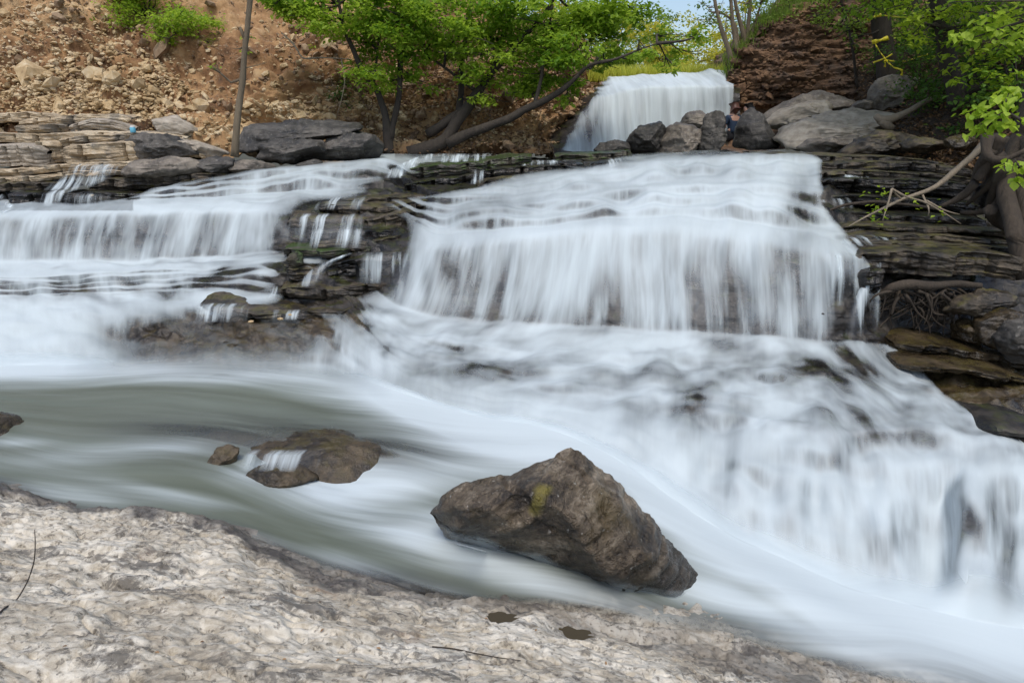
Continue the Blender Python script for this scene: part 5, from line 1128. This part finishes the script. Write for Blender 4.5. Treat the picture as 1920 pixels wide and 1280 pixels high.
ribbon([(1637,118),(1656,111),(1666,106),(1674,101)], 1.5, (15.05, 14.92, 15.0), "strand", tp); ribbon([(1653,29),(1690,33),(1720,33),(1752,31)], 1.3, (14.95, 13.5, 12.2), "strand", tp); ribbon([(1661,113),(1680,116),(1700,115),(1740,102)], 1.2, (14.93, 14.6, 14.4), "strand", tp); ribbon([(1659,112),(1660,120),(1659,126)], 2.0, 14.92, "strand", tp)

# ------------------------------------------------------------------ shrubs, near leaf sprays, far trees, grass
def shrub(name, label, c, r, n, leaf, lsize, seed, cat="shrub", group=None, squash=0.8, stems=6, base=None):
    rg = np.random.default_rng(seed); c = np.asarray(c, float); b0 = c - np.array([0, 0, r * 0.8]) if base is None else np.asarray(base, float)
    root = empty(name, b0, label, cat, group); root["_o"] = [float(q_) for q_ in b0]
    gl = []
    for k in range(stems):
        e = c + rg.normal(size=3) * r * 0.5; gl.append(tube_geo(np.array([b0 + rg.normal(size=3) * 0.05 * r, (b0 + e) / 2 + rg.normal(size=3) * 0.1 * r, e]), [0.02 * r + .006, .012 * r + .004, .003], 0.15, 5))
    V, F = merge(gl); mk("stem", V, F, M['bark'], root)
    pts = spray_points(c, r, n, rg, squash, 16); V, F = leaves_geo(pts, lsize, rg); mk("foliage", V, F, leaf, root, attrs={"tone": np.repeat(np.clip(rg.normal(0.45, 0.3, n), 0, 1), 6)}, smooth=False)
    return root
def on(X, N, px, py):
    a, b = pix(X); k = np.argmin((a - px) ** 2 + (b - py) ** 2); return X.reshape(-1, 3)[k], N.reshape(-1, 3)[k]
for (px, py, r, n, lf, ls, lb) in [(275,34,.75,5200,'leaf',.08,"dense green bush clinging to the bare earth slope"), (332,62,.5,2000,'leaf',.08,"drooping smaller green bush hanging beside the dense one"), (318,82,.14,120,'leaf_r',.06,"tiny tuft of bright leaves under the drooping bush"), (395,85,.16,60,'leaf_r',.06,"sparse weed on bare earth left of the slender trunk"),
   (600,105,.18,130,'leaf_r',.07,"small leafy sprig dangling from the pale dead branch"), (635,190,.30,260,'leaf_d',.07,"dim weeds trailing over the dark undercut bank"), (640,160,.3,200,'leaf',.07,"green weeds hanging at the undercut above the long boulder"), (470,40,.25,110,'leaf_r',.06,"wispy seedlings behind the slender trunk")]:
    p_, n_ = on(hX, hN, px, py); shrub("bank_shrub", lb, p_ + n_ * r * 0.6, r, n, M[lf], ls, int(px), base=p_)
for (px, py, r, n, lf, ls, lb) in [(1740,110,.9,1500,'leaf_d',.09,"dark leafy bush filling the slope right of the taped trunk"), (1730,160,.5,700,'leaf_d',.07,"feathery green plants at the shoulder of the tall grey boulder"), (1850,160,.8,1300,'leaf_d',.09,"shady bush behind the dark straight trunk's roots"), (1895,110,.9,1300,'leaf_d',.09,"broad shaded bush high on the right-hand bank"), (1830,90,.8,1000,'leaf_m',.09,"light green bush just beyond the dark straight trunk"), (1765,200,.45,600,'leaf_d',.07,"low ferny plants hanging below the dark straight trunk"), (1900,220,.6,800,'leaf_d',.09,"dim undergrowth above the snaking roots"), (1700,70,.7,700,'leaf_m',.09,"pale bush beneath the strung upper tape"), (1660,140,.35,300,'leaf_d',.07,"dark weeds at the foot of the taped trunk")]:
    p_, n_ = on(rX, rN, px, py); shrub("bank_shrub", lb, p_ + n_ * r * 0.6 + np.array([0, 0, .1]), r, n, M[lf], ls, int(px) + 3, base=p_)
for (px, py, lb) in [(1425,50,"grass fringe on the sloping cliff shoulder by the saplings"), (1480,8,"grass and leaves capping the top of the brown cliff"), (1530,30,"vine of leaves trailing down the brown cliff face")]:
    p_, n_ = on(cX, cN, px, py); shrub("cliff_plant", lb, p_ + np.array([0, -.1, .1]), .5, 500, M['leaf_m'], .07, px, cat="plant", base=p_)

# near sprays: every blade is its own leaf
nl_c = np.array([(0, 0, 0), (.30, .20, .02), (.55, .30, .0), (.80, .17, -.03), (1.0, 0, -.08), (.80, -.17, -.03), (.55, -.30, .0), (.30, -.20, .02), (.5, 0, -.04)])
nl_f = [(0, 1, 8), (1, 2, 8), (2, 3, 8), (3, 4, 8), (4, 5, 8), (5, 6, 8), (6, 7, 8), (7, 0, 8)]
leaf_me = []
for k in range(3):
    me = bpy.data.meshes.new("leaf"); me.from_pydata([tuple(a * np.array([1, 1.0 + .25 * k, 1 + k])) for a in nl_c], [], nl_f); me.materials.append(M['leaf_r'] if k < 2 else M['leaf'])
    at = me.attributes.new("tone", 'FLOAT', 'POINT'); at.data.foreach_set("value", np.full(9, 0.25 + 0.35 * k, dtype=np.float32)); leaf_me.append(me)
def leafy_branch(label, limb, dist, sprays, seed, size=0.085):
    rg = np.random.default_rng(seed); pts = pxline(limb, dist); root = empty("leafy_branch", pts[0], label, "branch", None); root["_o"] = [float(c) for c in pts[0]]
    V, F = tube_geo(pts, np.linspace(.022, .006, len(pts)), 0.08, 6, 0.02, seed); mk("limb", V, F, M['bark'], root)
    for (x, y, r, n) in sprays:
        c = P(x, y, dist + rg.uniform(-.2, .2)); rm = r * dist / FPX
        k = np.argmin(np.linalg.norm(pts - c, axis=1)); V, F = tube_geo(np.array([pts[k], (pts[k] + c) / 2 + np.array([0, 0, .04]), c]), [.008, .006, .003], 0.06, 5); mk("twig", V, F, M['bark'], root)
        for _ in range(n):
            o = bpy.data.objects.new("leaf", leaf_me[rg.integers(0, 3)]); off = rg.normal(size=3) * np.array([.55, .55, .22]) * rm
            o.location = Vector([float(q_) for q_ in (c + off - pts[0])]); s = size * rg.uniform(.7, 1.35); o.scale = (s, s, s)
            o.rotation_euler = (rg.normal(0, .35), rg.uniform(0.1, .9), rg.uniform(0, 6.28)); link(o, root)
leafy_branch("bright leafy bough drooping at mid height over the roots", [(1990,260),(1930,235),(1880,205),(1850,240)], 7.0, [(1895,170,24,26),(1880,190,28,34),(1850,215,26,30),(1830,205,18,16),(1870,235,26,28),(1905,225,26,24),(1840,240,18,16)], 41)
leafy_branch("bright leafy bough high above the shaded bush", [(1990,20),(1920,40),(1860,60),(1810,75)], 8.2, [(1900,40,30,34),(1870,60,28,30),(1840,50,24,24),(1905,75,26,26),(1820,72,20,18),(1790,65,14,10),(1860,30,26,22)], 42)
leafy_branch("small light green sprig beside the gnarled trunk", [(1990,300),(1940,310),(1910,312)], 6.6, [(1905,312,20,22),(1915,335,16,14),(1895,300,12,8)], 43)

for i, (x, y, h, r, lf, lb) in enumerate([(2.0,30,4.2,1.6,'leaf_y',"sunlit yellow-green tree beyond the lip of the upper fall"),(4.6,33,3.2,1.6,'leaf_y',"low golden shrubby tree beyond the fall, right of the gap"),(7.2,38,4.0,2.0,'leaf_m',"rounded mid-green tree far behind the cliff-edge saplings"),(9.6,34,3.6,1.7,'leaf_y',"golden tree glimpsed between the cliff-edge stems"),(-1.0,36,6.2,2.6,'leaf_y',"tall yellow-green tree behind the sprawling dark limbs"),(-5,40,6.5,2.8,'leaf_y',"bright tree crowning the bank behind the forked trunks"),(-9.5,42,7.0,3.0,'leaf_m',"mid-green tree on the skyline above the earth bank"),(13.5,44,5.5,2.6,'leaf_m',"mid-green tree on the skyline beside the cliff top"),(6.5,55,5.0,2.6,'leaf_m',"distant hazy green tree in the valley gap"),(11,60,5.5,3.0,'leaf_m',"most distant pale green tree behind the sapling cluster"),(2.5,50,6.5,3.0,'leaf_y',"distant yellow tree behind the sunlit yellow-green one"),(5.2,26,1.3,0.9,'leaf_y',"small golden bush at the edge of the meadow grass"),(3.2,27,1.5,1.0,'leaf_m',"small green bush standing in the meadow grass")]):
    rg = np.random.default_rng(100 + i); z0 = 3.72 + 0.012 * (y - 18); b0 = np.array([x, y, z0 - .1]); root = empty("far_tree", b0, lb, "tree", "sunlit trees beyond the upper fall"); root["_o"] = [float(c) for c in b0]
    gl = [tube_geo(np.array([b0, b0 + [0.1, 0, h * .5], b0 + [0, 0, h]]), [.05 * r + .03, .035 * r + .02, .01], 0.4, 7)]
    for k in range(7):
        a = b0 + np.array([0, 0, h * rg.uniform(.3, .7)]); gl.append(tube_geo(np.array([a, a + rg.normal(size=3) * r * .3 + [0, 0, .2], a + rg.normal(size=3) * r * .55 + [0, 0, .5]]), [.03, .02, .008], 0.3, 5))
    V, F = merge(gl); mk("trunk", V, F, M['bark_l'], root)
    n = 2600; pts = np.concatenate([spray_points(b0 + np.array([rg.normal(0, r * .42), rg.normal(0, r * .42), h * rg.uniform(.22, 1.05)]), r * .5, n // 12, rg, .7, 7) for _ in range(12)])
    V, F = leaves_geo(pts, 0.15, rg, flat=.3); mk("crown", V, F, M[lf], root, attrs={"tone": np.repeat(np.clip(rg.normal(.5, .28, len(pts)), 0, 1), 6)}, smooth=False)

def blades(name, base, hgt, wd_, mat, seed, parent=None):
    rg = np.random.default_rng(seed); n = len(base); az = rg.uniform(0, 6.28, n); h = hgt * rg.uniform(.5, 1.2, n)
    sd_ = np.stack([np.cos(az), np.sin(az), az * 0], -1) * wd_; ln = np.stack([rg.normal(0, .22, n), rg.normal(0, .22, n), np.ones(n)], -1) * h[:, None]
    bend = np.stack([rg.normal(0, .12, n), rg.normal(0, .12, n), -np.abs(rg.normal(0, .08, n))], -1) * h[:, None]
    V = np.stack([base - sd_, base + sd_, base + ln * .55 + sd_ * .7, base + ln * .55 - sd_ * .7, base + ln + bend], 1).reshape(-1, 3); b = np.arange(n)[:, None] * 5
    o = mk(name, V, [b + np.array([[0, 1, 2, 3]]), b + np.array([[3, 2, 4]])], mat, parent, smooth=False, attrs={"tone": np.repeat(rg.uniform(0, 1, n), 5)}); o["kind"] = "stuff"; return o
rg = np.random.default_rng(77); n = 16000
gy_ = 18.9 + 14 * rg.random(n) ** 1.6; gx_ = (rg.uniform(1090, 1400, n) - 960) / FPX * gy_ * 1.03
bs = np.stack([gx_, gy_, 3.70 + 0.012 * (gy_ - 18) + rg.uniform(-.05, .05, n)], -1)
g_ = blades("meadow_grass", bs, 0.42, 0.012, M['grass'], 78); g_["label"] = "tall sunlit yellow-green grass behind the lip of the upper fall"; g_["category"] = "grass"
kx, ky = pix(cX); sel = np.where((np.arange(cX.shape[0])[:, None] > 112) & (kx < 1560) & (kx > 1350))
cb = cX[sel]; cb = cb[rg.integers(0, len(cb), 5000)] + rg.normal(size=(5000, 3)) * np.array([.08, .08, .01])
g_ = blades("cliff_grass", cb, 0.22, 0.008, M['leaf_m'], 79); g_["label"] = "green grass along the sloping top edge of the brown cliff"; g_["category"] = "grass"

# ------------------------------------------------------------------ scree, litter
def ico():
    t = (1 + 5 ** .5) / 2
    v = np.array([(-1,t,0),(1,t,0),(-1,-t,0),(1,-t,0),(0,-1,t),(0,1,t),(0,-1,-t),(0,1,-t),(t,0,-1),(t,0,1),(-t,0,-1),(-t,0,1)], float); v /= np.linalg.norm(v[0])
    f = np.array([(0,11,5),(0,5,1),(0,1,7),(0,7,10),(0,10,11),(1,5,9),(5,11,4),(11,10,2),(10,7,6),(7,1,8),(3,9,4),(3,4,2),(3,2,6),(3,6,8),(3,8,9),(4,9,5),(2,4,11),(6,2,10),(8,6,7),(9,8,1)])
    return v, f
IV, IF = ico()
stone_me = []
for k in range(10):
    rg = np.random.default_rng(300 + k); v_ = IV * rg.uniform(.65, 1.25, (12, 1)) * np.array([1.0, rg.uniform(.6, .9), rg.uniform(.4, .7)])
    me = bpy.data.meshes.new("stone"); me.from_pydata(v_.tolist(), [], IF.tolist()); me.materials.append(M['stone'] if k < 6 else M['stone_b']); stone_me.append(me)
hpx, hpy = pix(hX); hv = hX.reshape(-1, 3); hp = np.stack([hpx.ravel(), hpy.ravel()], -1)
den_s = blobs(hpx, hpy, [(120,180,180,40,1.0),(250,200,60,30,.8),(60,90,120,80,.35),(510,210,70,18,.9),(290,150,60,40,.5),(390,255,50,20,.8),(230,110,120,60,.25),(160,30,140,40,.2),(700,220,120,60,.25),(900,200,150,60,.25),(540,90,80,80,.15)]).ravel() * ((hp[:, 0] > -30) & (hp[:, 0] < 1130) & (hp[:, 1] > -10) & (hp[:, 1] < 290))
rg = np.random.default_rng(9); pk = rg.choice(len(hv), 300, replace=False, p=(den_s + 0.02 * (den_s > .01)) / (den_s + 0.02 * (den_s > .01)).sum())
ho = np.array(hill["_o"])
for k in pk:
    big = hp[k, 1] < 120 or hp[k, 0] > 600
    o = bpy.data.objects.new("stone", stone_me[rg.integers(0, 6) if not (big and rg.random() < .7) else rg.integers(6, 10)]); s = float(np.exp(rg.normal(math.log(.08), .6))); o.scale = (s, s, s)
    o.location = Vector([float(c) for c in (hv[k] - ho + np.array([rg.normal(0, .05), -.02, s * .2]))]); o.rotation_euler = (rg.normal(0, .5), rg.normal(0, .5), rg.uniform(0, 6.28)); link(o, hill)
def pebbles(name, base, sz, mat, parent, seed):
    rg = np.random.default_rng(seed); n = len(base); s = sz * np.exp(rg.normal(0, .45, n))
    v_ = IV[None] * rg.uniform(.65, 1.3, (n, 12, 1)) * np.stack([np.ones(n), rg.uniform(.6, 1, n), rg.uniform(.4, .8, n)], -1)[:, None]
    a = rg.uniform(0, 6.28, n); c, si = np.cos(a)[:, None], np.sin(a)[:, None]; v_ = np.stack([v_[..., 0] * c - v_[..., 1] * si, v_[..., 0] * si + v_[..., 1] * c, v_[..., 2] + rg.normal(0, .3, n)[:, None] * v_[..., 0]], -1)
    V = base[:, None] + v_ * s[:, None, None]; F = np.arange(n)[:, None, None] * 12 + IF[None]
    o = mk(name, V.reshape(-1, 3), F.reshape(-1, 3), mat, parent, smooth=False); o["kind"] = "stuff"; return o
pr = den_s / den_s.sum(); k = rg.choice(len(hv), 9000, p=pr); pebbles("scree", hv[k] + rg.normal(size=(9000, 3)) * np.array([.06, .03, .02]), .035, M['stone'], hill, 10)
dn2 = (0.3 + sstep(500, 700, hp[:, 0])) * ((hp[:, 0] > -30) & (hp[:, 0] < 1130) & (hp[:, 1] > -10) & (hp[:, 1] < 290)); k = rg.choice(len(hv), 7000, p=dn2 / dn2.sum()); pebbles("earth_clods", hv[k] + rg.normal(size=(7000, 3)) * np.array([.06, .03, .02]), .035, M['stone_b'], hill, 11)
lt = sstep(650, 760, hp[:, 0]) * (hp[:, 0] < 1130) * (hp[:, 1] > 60) * (hp[:, 1] < 290); k = rg.choice(len(hv), 12000, p=lt / lt.sum()); V, F = leaves_geo(hv[k] + rg.normal(size=(12000, 3)) * np.array([.05, .03, .02]) + [0, -.03, .02], .085, rg, droop=.2)
o = mk("leaf_litter", V, F, M['litter'], hill, attrs={"tone": np.repeat(rg.random(12000), 6)}, smooth=False); o["kind"] = "stuff"
rp = np.stack(pix(rX), -1).reshape(-1, 2); rv = rX.reshape(-1, 3); lt = ((rp[:, 0] > 1600) & (rp[:, 0] < 1960) & (rp[:, 1] > 40)).astype(float); k = rg.choice(len(rv), 9000, p=lt / lt.sum()); V, F = leaves_geo(rv[k] + rg.normal(size=(9000, 3)) * np.array([.05, .03, .02]) + [0, -.03, .02], .075, rg, droop=.2)
o = mk("leaf_litter", V, F, M['litter'], rb_, attrs={"tone": np.repeat(rg.random(9000) * .6, 6)}, smooth=False); o["kind"] = "stuff"
kx, ky = pix(cX); cs_ = ((kx > 1370) & (kx < 1700) & (ky > 5) & (ky < 200)).ravel(); cv_ = cX.reshape(-1, 3)[cs_]; k = rg.integers(0, len(cv_), 1500); pebbles("cliff_rubble", cv_[k], .05, M['cliff'], cliff, 12)

# ------------------------------------------------------------------ small things
def lathe(prof, c, n=20):
    th = np.linspace(0, 2 * np.pi, n, endpoint=False); V = np.array([[c[0] + r * math.cos(a), c[1] + r * math.sin(a), c[2] + z] for r, z in prof for a in th]); return V, grid_faces(len(prof), n, wrap=True)
jb = P(250, 249, 12.32); jar = empty("plastic_jar", jb, "small light blue plastic jar left on the tan ledge", "jar"); jar["_o"] = [float(c) for c in jb]
V, F = lathe([(.001, 0), (.042, 0), (.046, .008), (.046, .075), (.038, .088)], jb); mk("body", V, F, M['blue'], jar); V, F = lathe([(.040, .086), (.041, .088), (.041, .108), (.036, .112), (.001, .112)], jb); mk("lid", V, F, M['white_pl'], jar)
zf_ = lambda px, py: fX[40:300].reshape(-1, 3)[np.argmin((pix(fX)[0][40:300] - px) ** 2 + (pix(fX)[1][40:300] - py) ** 2)]
tw = [zf_(a, b) + np.array([0, 0, h]) for a, b, h in ((-40,1180,.0),(5,1150,.01),(40,1140,.05))]; b_ = zf_(40, 1140)
tw = [zf_(-10, 1160), zf_(5, 1146) + [0, 0, .01]] + [P(a, b, zf_(30, 1120)[1] - .02 + .01 * i) for i, (a, b) in enumerate(((32,1122),(52,1088),(64,1052),(66,1020),(65,992)))]
V, F = tube_geo(np.array(tw), [.0035,.0035,.003,.003,.0025,.0022,.002,.0015], 0.02, 6, 0.004, 3); o = mk("twig", V, F, M['bark']); tag(o, "thin dark curved twig standing up from the pale slab", "twig")
V, F = tube_geo(np.array([zf_(a, b) + [0, 0, .012] for a, b in ((812,1216),(850,1220),(880,1226),(930,1234),(976,1243))]), [.003,.0035,.003,.0025,.0015], 0.02, 6, 0.004, 5); o = mk("twig", V, F, M['bark']); tag(o, "thin dead twig lying flat on the slab near the puddles", "twig")
rg = np.random.default_rng(55); c_ = np.array([zf_(x, y) + [0, 0, .008] for x, y in zip(rg.uniform(20, 1200, 26), rg.uniform(1060, 1275, 26)) if y > np.interp(x, ekx, eky) + 18]); V, F = leaves_geo(c_, .022, rg, droop=0, flat=.9); o = mk("slab_litter", V, F, M['litter'], fo, attrs={"tone": np.repeat(rg.random(len(c_)), 6)}, smooth=False); o["kind"] = "stuff"
for x, y, d_, lb in ((470,603,7.75,"pale pebble on the wet shelf below the ledges, lowest of three"),(525,598,7.8,"pale pebble on the wet shelf, middle of three"),(545,590,7.85,"pale pebble on the wet shelf beside the dripping ledge"),(172,322+45,11.0,"pale stone chip on the mossy ledge by the side trickle"),(222,978,4.0,"flat rusty-brown stone lying at the wet edge of the pale slab")):
    rg = np.random.default_rng(int(x)); s = .03 if d_ > 5 else .075; V = P(x, y, d_) + IV * rg.uniform(.7, 1.2, (12, 1)) * s * np.array([1.3, 1, .6]); o = mk("pebble", V, IF, M['stone'] if d_ > 5 else M['stone_b'], smooth=False); tag(o, lb, "stone")

# ------------------------------------------------------------------ two people by the upper fall
def skin_mesh(name, verts, edges, radii, mat, parent, sub=2):
    me = bpy.data.meshes.new(name); me.from_pydata(verts, edges, []); ob = bpy.data.objects.new(name, me); COL.objects.link(ob)
    md = ob.modifiers.new("s", 'SKIN'); md.use_smooth_shade = True
    for i, r in enumerate(radii): me.skin_vertices[0].data[i].radius = (r, r) if np.isscalar(r) else r
    me.skin_vertices[0].data[0].use_root = True
    sb_ = ob.modifiers.new("u", 'SUBSURF'); sb_.levels = sub; sb_.render_levels = sub
    dg = bpy.context.evaluated_depsgraph_get(); dg.update(); nm = bpy.data.meshes.new_from_object(ob.evaluated_get(dg)); bpy.data.objects.remove(ob)
    nm.materials.clear(); nm.materials.append(mat); nm.name = name
    o = bpy.data.objects.new(name, nm); return link(o, parent)
def person(loc, yaw, label, hair, top):
    root = empty("person", loc, label, "person"); root.rotation_euler = (0, 0, yaw)
    # seated, facing +Y of its own frame; origin on the seat
    J = dict(pel=(0,0,.10), sp=(0,.02,.26), ch=(0,.05,.43), nk=(0,.06,.56), hd=(0,.08,.66), ht=(0,.075,.745))
    v = [J['pel'], J['sp'], J['ch'], J['nk'], J['hd'], J['ht']]; e = [(0,1),(1,2),(2,3),(3,4),(4,5)]; r = [(.13,.10),(.115,.085),(.135,.09),.05,.078,.07]
    for s in (-1, 1):
        i = len(v); v += [(s*.16,.05,.49),(s*.21,.08,.25),(s*.15,.30,.16),(s*.13,.36,.155)]; r += [.052,.042,.034,.030]; e += [(2,i),(i,i+1),(i+1,i+2),(i+2,i+3)]
        for f in range(5):
            j = len(v); a = (f - 2) * .019
            b0_ = (s*.13 + a * (1 if f else 1.4), .395 if f else .375, .155); v += [b0_, (b0_[0], b0_[1] + (.03 + .012 * (2 - abs(f - 2))), .140)]; r += [.0095, .008]; e += [(i+3,j),(j,j+1)]
        i = len(v); v += [(s*.09,.06,.09),(s*.12,.45,.14),(s*.12,.50,-.22),(s*.12,.60,-.28)]; r += [.085,.062,.042,.035]; e += [(0,i),(i,i+1),(i+1,i+2),(i+2,i+3)]
    v += [(0,.165,.655)]; r += [.014]; e += [(4, len(v)-1)]
    skin_mesh("body", v, e, r, M['skin'], root)
    skin_mesh("top", [(0,0,.11),(0,.02,.26),(0,.05,.43),(0,.06,.52),(.15,.05,.48),(.20,.075,.31),(-.15,.05,.48),(-.20,.075,.31)], [(0,1),(1,2),(2,3),(2,4),(4,5),(2,6),(6,7)], [(.145,.115),(.13,.10),(.15,.105),.07,.068,.058,.068,.058], top, root)
    skin_mesh("trousers", [(0,0,.09),(.09,.06,.09),(.12,.45,.14),(.12,.50,-.2),(-.09,.06,.09),(-.12,.45,.14),(-.12,.50,-.2)], [(0,1),(1,2),(2,3),(0,4),(4,5),(5,6)], [(.145,.115),.098,.075,.058,.098,.075,.058], M['black'], root)
    skin_mesh("hair", [(0,.045,.70),(0,.06,.765),(0,.0,.64),(0,-.02,.54)], [(0,1),(0,2),(2,3)], [.092,.075,.075,.04], hair, root)
    for s in (-1, 1): skin_mesh("ear", [(s*.08,.07,.655),(s*.088,.07,.675)], [(0,1)], [.014,.014], M['skin'], root, 1)
    for s in (-1, 1): skin_mesh("eye", [(s*.03,.150,.675),(s*.03,.153,.676)], [(0,1)], [.009,.008], M['black'], root, 1)
    skin_mesh("mouth", [(-.02,.152,.61),(.02,.152,.61)], [(0,1)], [.006,.006], M['hair_r'], root, 1)
    return root
s1 = P(1374, 262, 16.4); person(s1 + np.array([0, 0, .0]), 0.35, "person with auburn hair in a sleeveless navy top, seen from behind", M['hair_r'], M['top'])
s2 = P(1402, 262, 16.9); person(s2 + np.array([0, 0, .02]), 1.5, "dark-haired person facing the fall, mostly hidden by the pointed boulder", M['hair_b'], M['black'])
for x, y, d_, lb in ((1374,274,16.45,"low rock seat under the person in navy"),(1402,274,17.0,"rock seat behind the pointed boulder")):
    boulder("boulder", [(x-16,y+10),(x-14,y-8),(x,y-13),(x+14,y-9),(x+16,y+10)], d_, .25, M['ledge'], int(x), lb, nt=40, nph=20)

for o in list(bpy.data.objects):
    if "_o" in o.keys(): del o["_o"]
